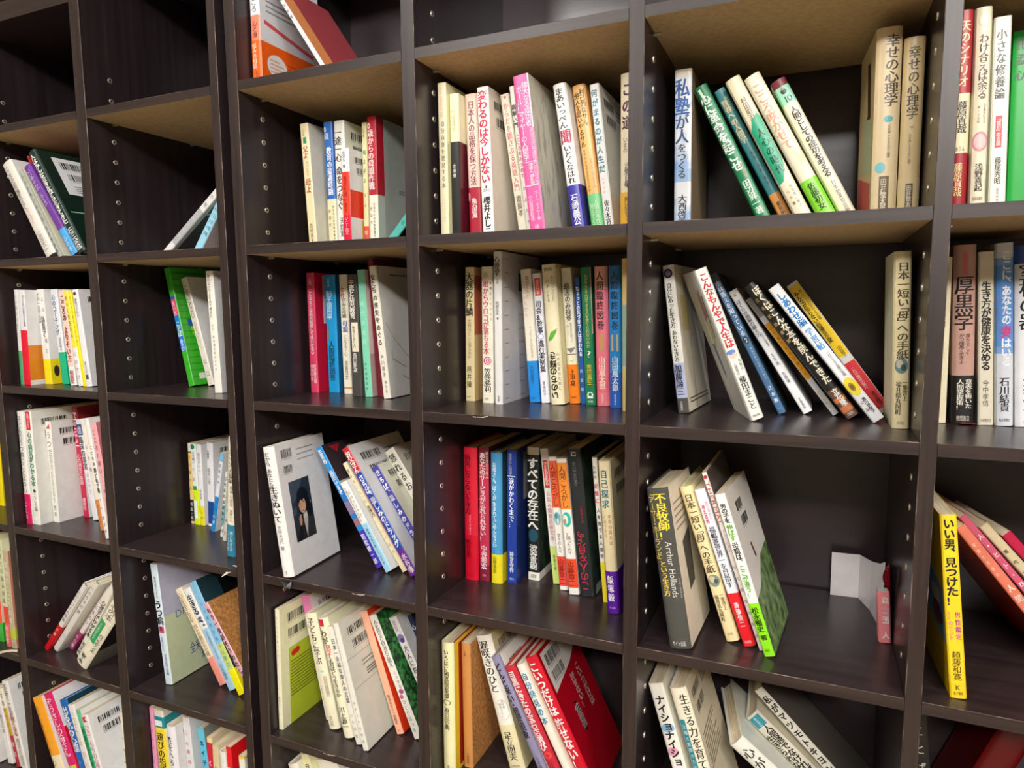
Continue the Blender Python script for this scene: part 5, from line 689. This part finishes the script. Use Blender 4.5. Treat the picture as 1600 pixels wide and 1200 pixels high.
ROWN = {'1': 'top', '2': 'second', '3': 'third', '4': 'fourth', '5': 'fifth', '6': 'bottom'}
COLN = {'Z': 'cut-off left', 'A': 'first full', 'B': 'second full', 'C': 'third full', 'D': 'fourth full', 'E': 'fifth full', 'F': 'last'}
def make_book(bid, cell, q):
    x, y, t, h, th, ps, d = q
    look, kind, o = ST[bid]
    z0 = ROWT[int(cell[1])]
    hard = kind == 'h'
    ov = 0.0022 if hard else 0.0
    ct = min(0.0022 if hard else 0.0006, t * 0.2)
    b = min(0.0028, t * 0.16) if hard else 0.0004
    r = min(0.0016 if hard else 0.0011, t * 0.25)
    # lift so that the lowest corner sits on the shelf
    cth, sth = math.cos(th), math.sin(th)
    lift = -min(0.0, -sth * t, cth * h, -sth * t + cth * h)
    root = empty('book', (x, y, z0 + lift + 0.0002), (0, th, ps))
    label = '%s, %s row, %s column' % (look, ROWN[cell[1]], COLN[cell[0]])
    tag(root, label, 'book', 'books in the %s row of the %s column' % (ROWN[cell[1]], COLN[cell[0]]))
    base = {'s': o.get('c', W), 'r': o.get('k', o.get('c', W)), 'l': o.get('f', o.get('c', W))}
    def lift_white(c_):          # white covers are as white as their spines
        if c_[0] == '@': return c_
        v_ = [int(c_[q_:q_ + 2], 16) for q_ in (0, 2, 4)]
        return ''.join('%02x' % min(236, int(x_ * 1.13)) for x_ in v_) if min(v_) > 0x90 else c_
    base['r'] = lift_white(base['r']); base['l'] = lift_white(base['l'])
    bands = o.get('s', [])
    lv = []
    for bd in bands: lv += [h * (1 - bd[0]), h * (1 - bd[1])]
    special = {}
    if o.get('cork'): special['r'] = fleck('rough_brown_cover', '9a6530', 'c98d4e', 220, 0.8); 
    if o.get('grass'): special['r'] = fleck('grass_print', '143c1c', '3f9a4a', 160, 0.5, lo=0.42, hi=0.6)
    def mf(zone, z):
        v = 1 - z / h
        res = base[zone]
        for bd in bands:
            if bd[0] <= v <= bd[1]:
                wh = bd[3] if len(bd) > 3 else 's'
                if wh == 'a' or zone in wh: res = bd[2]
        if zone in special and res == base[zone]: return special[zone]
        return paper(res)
    mb = MB()
    shell(mb, t, d, b, r, ct, 0.0, h, lv, mf)
    nshell = len(mb.f)
    # paper band
    ob = o.get('o'); bb = None; oo = 0.0003
    if ob:
        bb = MB()
        m1 = paper(ob[2]); m2 = paper(ob[3] or ob[2])
        shell(bb, t, d - 0.001, b, r, ct, h * (1 - ob[1]) + 0.0002, h * (1 - ob[0]), [], lambda zn, z: m2 if zn == 'r' else m1, off=oo)
    sy = spine_y(t, b, r)
    def on(surf, v):
        inob = ob and ob[0] - 0.001 <= v <= ob[1]
        e = GAPS + (oo if inob else 0)
        tgt = bb if inob else mb
        return tgt, e
    def face(surf, e):
        if surf == 'S': return lambda u, z: (u, sy(u) - e, z)
        if surf == 'B': return lambda a, z: (t + e, b + r + a * (d - b - r), z)
        return lambda a, z: (-e, b + r + a * (d - b - r), z)
    dd = d - b - r
    for g in o.get('g', []):
        k, sf = g[0], g[1]
        sc = t if sf == 'S' else 1.0
        vm = {'r': lambda: (g[4] + g[5]) / 2, 'e': lambda: g[3], 'bc': lambda: (g[4] + g[5]) / 2, 'ln': lambda: (g[4] + g[5]) / 2, 'p': lambda: sum(p[1] for p in g[2]) / len(g[2])}.get(k, lambda: 0.3)()
        tg, e = on(sf, vm)
        if k in ('bc', 'ln', 'T', 'H', 'V'): e += 0.00008
        e += 0.00001 * (o['g'].index(g) % 12)
        fn = face(sf, e)
        if k == 'r':
            n = 6 if sf == 'S' else 1
            for i in range(n):
                ua = (g[2] + (g[3] - g[2]) * i / n) * sc; ub = (g[2] + (g[3] - g[2]) * (i + 1) / n) * sc
                pt = [fn(ua, h * (1 - g[5])), fn(ub, h * (1 - g[5])), fn(ub, h * (1 - g[4])), fn(ua, h * (1 - g[4]))]
                tg.poly(pt if sf != 'F' else pt[::-1], paper(g[6]))
        elif k == 'e':
            Q = [((g[2] + g[4] * math.cos(a)) * sc, h * (1 - g[3] + g[5] * math.sin(a))) for a in [2 * math.pi * i / 22 for i in range(22)]]
            if sf == 'S': wrapped(tg, fn, Q, paper(g[6]))
            else:
                pt = [fn(*q_) for q_ in Q]
                tg.poly(pt if sf != 'F' else pt[::-1], paper(g[6]))
        elif k == 'p':
            P = g[2]; ar = sum(P[i][0] * P[(i + 1) % len(P)][1] - P[(i + 1) % len(P)][0] * P[i][1] for i in range(len(P)))
            Q = [(u * sc, h * (1 - v)) for u, v in P]
            if (ar > 0) != (sf == 'F'): Q = Q[::-1]
            if sf == 'S': wrapped(tg, fn, Q, paper(g[3]))
            else: tg.poly([fn(*q_) for q_ in Q], paper(g[3]))
        elif k == 'bc': barcode(tg, fn, g[2], g[3], h * (1 - g[4]), h * (1 - g[5]))
        elif k == 'ln': lines(tg, lambda a, z: fn(a / dd, z), g[2] * dd, g[3] * dd, h * (1 - g[4]), h * (1 - g[5]), g[6], paper(g[7]))
        elif k == 'T' or k == 'H':
            s, ua, v, hh, colr = g[2:7]
            hm = hh * h; wd_ = len(s) * hm * (0.75 if k == 'T' else 1.0)
            u0 = ua * dd if k == 'H' else ua * dd - wd_ / 2
            if u0 + wd_ > dd: wd_ = dd - u0
            if k == 'T': u0 = max(u0, 0.1 * dd); wd_ = min(wd_, dd - u0)
            htext(tg, lambda a, z: fn(a / dd, z), s, u0, u0 + wd_, h * (1 - v), hm * 1.2, paper(colr), '')
        elif k == 'V':
            s, uc, v0, v1, colr = g[2:7]
            vtext(tg, lambda a, z: fn(a / dd, z), s, uc * dd, h * (1 - v0), h * (1 - v1), 0.014, paper(colr), 'b')
    if o.get('bc'):
        fn = face('B', GAPS)
        barcode(mb, fn, 0.12, 0.46, h * 0.925, h * 0.87); barcode(mb, fn, 0.16, 0.5, h * 0.82, h * 0.76)
        lines(mb, lambda a, z: fn(a / dd, z), 0.56 * dd, 0.9 * dd, h * 0.92, h * 0.83, 3, paper('6a6866'))
    if o.get('portrait'):
        fn = face('B', GAPS)
        def pg(pts, colr, e):
            f2 = face('B', GAPS + e)
            ar = sum(pts[i][0] * pts[(i + 1) % len(pts)][1] - pts[(i + 1) % len(pts)][0] * pts[i][1] for i in range(len(pts)))
            q2 = [f2(a, h * (1 - v)) for a, v in pts]
            mb.poly(q2 if ar < 0 else q2[::-1], paper(colr))
        def el(a, v, ra, rv, colr, e, tilt=0.0, n=28):
            ps_ = []
            for i in range(n):
                w = 2 * math.pi * i / n; ex, ey = ra * math.cos(w), rv * math.sin(w)
                ps_.append((a + ex * math.cos(tilt) - ey * math.sin(tilt) * 0.6, v + ey * math.cos(tilt) + ex * math.sin(tilt) * 0.6))
            pg(ps_, colr, e)
        pg([(.15, .3), (.56, .3), (.56, .77), (.15, .77)], '2a3440', 0)
        pg([(.15, .3), (.42, .3), (.3, .42), (.15, .48)], '3f4c5c', .00001)
        pg([(.15, .52), (.24, .5), (.22, .56), (.15, .58)], '4a5866', .00001)
        el(.52, .5, .02, .012, '8a9098', .00001); el(.5, .46, .012, .008, 'a0a4a8', .00001)
        el(.385, .455, .125, .088, '16161a', .00003, 0.15)
        pg([(.3, .46), (.5, .44), (.535, .56), (.52, .64), (.45, .66), (.4, .6)], '18181c', .000035)
        pg([(.27, .5), (.33, .5), (.35, .62), (.29, .6)], '18181c', .000035)
        pg([(.15, .77), (.18, .69), (.29, .625), (.36, .63), (.47, .6), (.545, .645), (.56, .7), (.56, .77)], '36363a', .00005)
        pg([(.31, .68), (.345, .64), (.37, .77), (.33, .77)], '222226', .000055)
        pg([(.345, .575), (.425, .56), (.43, .625), (.4, .7), (.375, .77), (.36, .7), (.345, .63)], 'c6bdb2', .00006)
        pg([(.35, .585), (.425, .57), (.43, .6), (.35, .615)], 'dcd6ce', .000065)
        el(.355, .505, .072, .064, 'd9a988', .00008, 0.25)
        pg([(.275, .47), (.3, .42), (.4, .41), (.46, .46), (.445, .53), (.425, .5), (.41, .455), (.36, .475), (.33, .46), (.29, .49)], '17171b', .00009)
        pg([(.3, .492), (.33, .486), (.333, .491), (.303, .498)], '2a1c18', .0001); pg([(.365, .48), (.4, .474), (.402, .48), (.367, .486)], '2a1c18', .0001)
        pg([(.332, .495), (.342, .493), (.345, .522), (.324, .523)], 'c58f70', .0001)
        pg([(.318, .537), (.376, .525), (.37, .545), (.345, .552)], 'a8484a', .0001); pg([(.325, .537), (.37, .528), (.362, .539), (.342, .543)], 'efe6de', .00011)
        pg([(.255, .6), (.285, .57), (.31, .575), (.315, .62), (.285, .66), (.26, .65)], 'c9977a', .00007)
        pg([(.18, .74), (.25, .66), (.3, .66), (.31, .77), (.17, .77)], '1e1e22', .00009)
        barcode(mb, fn, 0.1, 0.3, h * 0.955, h * 0.89); barcode(mb, fn, 0.1, 0.28, h * 0.83, h * 0.775)
        lines(mb, lambda a, z: fn(a / dd, z), 0.4 * dd, 0.75 * dd, h * 0.95, h * 0.83, 3, paper('8a8888'))
    for tx in o.get('t', []):
        s, v0, v1, uc, w, colr = tx[:6]; fl = tx[6] if len(tx) > 6 else ''
        tg, e = on('S', (v0 + v1) / 2)
        fn = face('S', e + 0.00014 + 0.00001 * len(o.get('g', [])[:12]))
        za, zb = h * (1 - v0), h * (1 - v1); wm = w * t
        if 'h' in fl:
            hh = (za - zb) / 0.75
            if 'S' not in fl: hh = min(hh, wm / len(s) * 2.2)
            htext(tg, fn, s, uc * t - wm / 2, uc * t + wm / 2, (za + zb) / 2, hh, paper(colr), fl, True)
        elif 'x' in fl: rtext(tg, fn, s, uc * t, za, zb, wm, paper(colr), fl, True)
        else:
            if 'r' in fl: s = s[::-1]
            vtext(tg, fn, s, uc * t, za, zb, wm, paper(colr), fl, True)
    cov = mb.build('cover', root, smooth=True)
    if bb: bb.build('paper_band', root, smooth=True)
    pm = MB()
    pm.box((ct + 0.0001, b + r + ct, ov + 0.0002), (t - ct - 0.0001, d - (0.003 if hard else 0.0004), h - ov - 0.0003), PAGES)
    pm.build('pages', root)
    if o.get('ribbon'):
        rb = MB(); m = paper('7a1420')
        rb.box((t * .25, -0.006, 0.0012 - lift), (t * .25 + 0.014, 0.02, 0.002 - lift), m)
        rb.v = [(vx + (vy * -0.5), vy, vz) for vx, vy, vz in rb.v]
        rb.build('bookmark_ribbon', root)
    return root

for cell in GEO:
    for bid in GEO[cell]:
        make_book(bid, cell, GEO[cell][bid])

# ---------------------------------------------------------------- small things on the shelves
def thing_mesh(name, mb, label, cat, smooth=False):
    o = mb.build(name, smooth=smooth)
    c = [sum(v[i] for v in mb.v) / len(mb.v) for i in range(3)]; c[2] = min(v[2] for v in mb.v)
    for v in o.data.vertices: v.co = v.co - Vector(c)
    o.location = c
    tag(o, label, cat)
    return o
Z4 = ROWT[4]
def slab(mb, pts, z0, z1, th, mat):
    """upright sheet following a path in plan, with thickness"""
    for i in range(len(pts) - 1):
        (xa, ya), (xb, yb) = pts[i], pts[i + 1]
        dx, dy = xb - xa, yb - ya; L = math.hypot(dx, dy); nx, ny = -dy / L * th, dx / L * th
        q = [(xa, ya), (xb, yb), (xb + nx, yb + ny), (xa + nx, ya + ny)]
        za, zb = (z1, z1) if not isinstance(z1, (list, tuple)) else (z1[i], z1[i + 1])
        lo = [(p[0], p[1], z0) for p in q]; hi = [(q[0][0], q[0][1], za), (q[1][0], q[1][1], zb), (q[2][0], q[2][1], zb), (q[3][0], q[3][1], za)]
        mb.poly(lo[::-1], mat); mb.poly(hi, mat)
        for k in range(4): mb.poly([lo[k], lo[(k + 1) % 4], hi[(k + 1) % 4], hi[k]], mat)
# open folded white card behind the booklet
m = MB(); slab(m, [(0.2275, 0.2475), (0.262, 0.2505)], Z4 + 0.0003, Z4 + 0.061, 0.0006, paper('e9e4e6'))
slab(m, [(0.262, 0.2505), (0.2735, 0.215), (0.2795, 0.175), (0.2815, 0.142)], Z4 + 0.0003, (Z4 + 0.061, Z4 + 0.066, Z4 + 0.078, Z4 + 0.092), 0.0005, paper('e9e2e5'))
thing_mesh('folded_card', m, 'blank white folded card standing at the back beside the small pink booklet', 'card')
# small pink booklet with its jacket curling open at the top
rt = empty('booklet', (0.2772, 0.122, Z4 + 0.0002), (0, -0.07, 0))
tag(rt, 'small pink booklet with curled dark red jacket at the right end of its shelf', 'booklet')
bt, bh, bd_ = 0.0138, 0.096, 0.085
bd_ = 0.018
m = MB()
def bm(zone, z): return paper('ec8a8e' if z < 0.061 else 'e6dfe0')
shell(m, bt, bd_, 0.0005, 0.002, 0.0006, 0, 0.062, [], bm)
fnb = lambda u, z: (u, spine_y(bt, 0.0005, 0.002)(u) - 0.00016, z)
vtext(m, fnb, '森山透', bt * 0.62, 0.058, 0.022, bt * 0.5, paper('f6e8e8'), 'b')
vtext(m, fnb, '人', bt * 0.6, 0.014, 0.005, bt * 0.5, paper('f6e8e8'), 'b')
m.build('cover', rt, smooth=True)
m = MB(); m.box((0.001, 0.004, 0.001), (bt - 0.001, bd_ - 0.0005, 0.0605), paper('e9e3e2')); m.build('pages', rt)
m = MB(); n = 10
for i in range(n):
    a, b_ = math.pi * i / n, math.pi * (i + 1) / n
    za, zb = 0.062 + 0.036 * i / n, 0.062 + 0.036 * (i + 1) / n
    xa, xb = bt - 0.0075 * math.sin(a) , bt - 0.0075 * math.sin(b_)
    m.poly([(xa, -0.002, za), (bt + 0.0005, 0.002, za), (bt + 0.0005, 0.002, zb), (xb, -0.002, zb)], paper('7a1020'))
    m.poly([(xb, -0.0016, zb), (bt + 0.0005, 0.0025, zb), (bt + 0.0005, 0.0025, za), (xa, -0.0016, za)], paper('ec8a8e'))
m.build('jacket_curl', rt)
# paper scraps and film
m = MB(); m.poly([(-0.6335, -0.008, -0.2775), (-0.6095, 0.006, -0.2636), (-0.6125, 0.012, -0.2636), (-0.626, 0.01, -0.2638)], paper('e6ddd2')); m.poly([(-0.626, 0.0102, -0.2642), (-0.6125, 0.0122, -0.264), (-0.6095, 0.006, -0.264), (-0.6335, -0.008, -0.278)], paper('d8cfc4'))
thing_mesh('paper_scrap', m, 'torn white paper corner sticking out over a shelf edge near the left bookcase side', 'paper')
m = MB()
rr = random.Random(3); ring = []
for i in range(9):
    a = 2 * math.pi * i / 9; ring.append((-0.506 + 0.010 * math.cos(a) * rr.uniform(.7, 1.1), -0.004 + 0.004 * math.sin(a), -0.2700 + 0.006 * math.sin(a * 2) * rr.uniform(.5, 1)))
c0 = (-0.506, -0.009, -0.2730)
for i in range(9): m.poly([c0, ring[i], ring[(i + 1) % 9]], paper('3a423c'))
c1 = (-0.506, -0.0005, -0.2690)
for i in range(9): m.poly([c1, ring[(i + 1) % 9], ring[i]], paper('2c322e'))
thing_mesh('plastic_scrap', m, 'crumpled dark grey plastic scrap under the big white portrait book', 'scrap')
m = MB(); pr = [(-0.214, 0.13), (-0.206, 0.124), (-0.198, 0.132), (-0.196, 0.145), (-0.205, 0.15)]
hz = [0.0022, 0.0006, 0.003, 0.0012, 0.002]
top = [(p[0], p[1], Z4 + 0.0006 + q) for p, q in zip(pr, hz)]; bot = [(p[0], p[1], Z4 + 0.0003) for p in pr]
m.poly(top, FILM); m.poly(bot[::-1], FILM)
for i in range(5): m.poly([bot[i], bot[(i + 1) % 5], top[(i + 1) % 5], top[i]], FILM)
thing_mesh('plastic_film', m, 'scrap of clear film lying at the foot of the navy blue book', 'film')
# curled white paper strip on the far left shelf
m = MB(); pts = []
for i in range(9):
    u = i / 8; pts.append((-1.262 + 0.08 * u, 0.001 - 0.004 * math.sin(u * 3.1), -0.5405 + 0.026 * math.sin(u * 1.5)))
for i in range(8):
    a, b_ = pts[i], pts[i + 1]; w = 0.0042
    m.poly([(a[0], a[1] - 0.003, a[2]), (b_[0], b_[1] - 0.003, b_[2]), (b_[0], b_[1] - 0.002, b_[2] + w), (a[0], a[1] - 0.002, a[2] + w)], paper('cfc8b4'))
    m.poly([(a[0], a[1] - 0.0014, a[2] + w), (b_[0], b_[1] - 0.0014, b_[2] + w), (b_[0], b_[1] - 0.0024, b_[2]), (a[0], a[1] - 0.0024, a[2])], paper('cfc8b4'))
thing_mesh('paper_strip', m, 'curled off white strip along a shelf edge at the left picture edge', 'paper')
# dark red hardcover leaning in the bottom right corner
rt = empty('book', (0.353, 0.158, ROWT[5] + 0.0003 + 0.035 * math.sin(math.radians(21))), (0, math.radians(21), 0))
tag(rt, 'dark red hardcover leaning right in the bottom corner, fifth row, last column', 'book', 'books in the fifth row of the last column')
m = MB(); shell(m, 0.035, 0.1, 0.003, 0.002, 0.0022, 0, 0.2, [], lambda zn, z: paper('7a0e12' if zn != 's' else '6a0c10')); m.build('cover', rt, smooth=True)
m = MB(); m.box((0.0024, 0.0075, 0.0024), (0.0326, 0.097, 0.1976), PAGES); m.build('pages', rt)
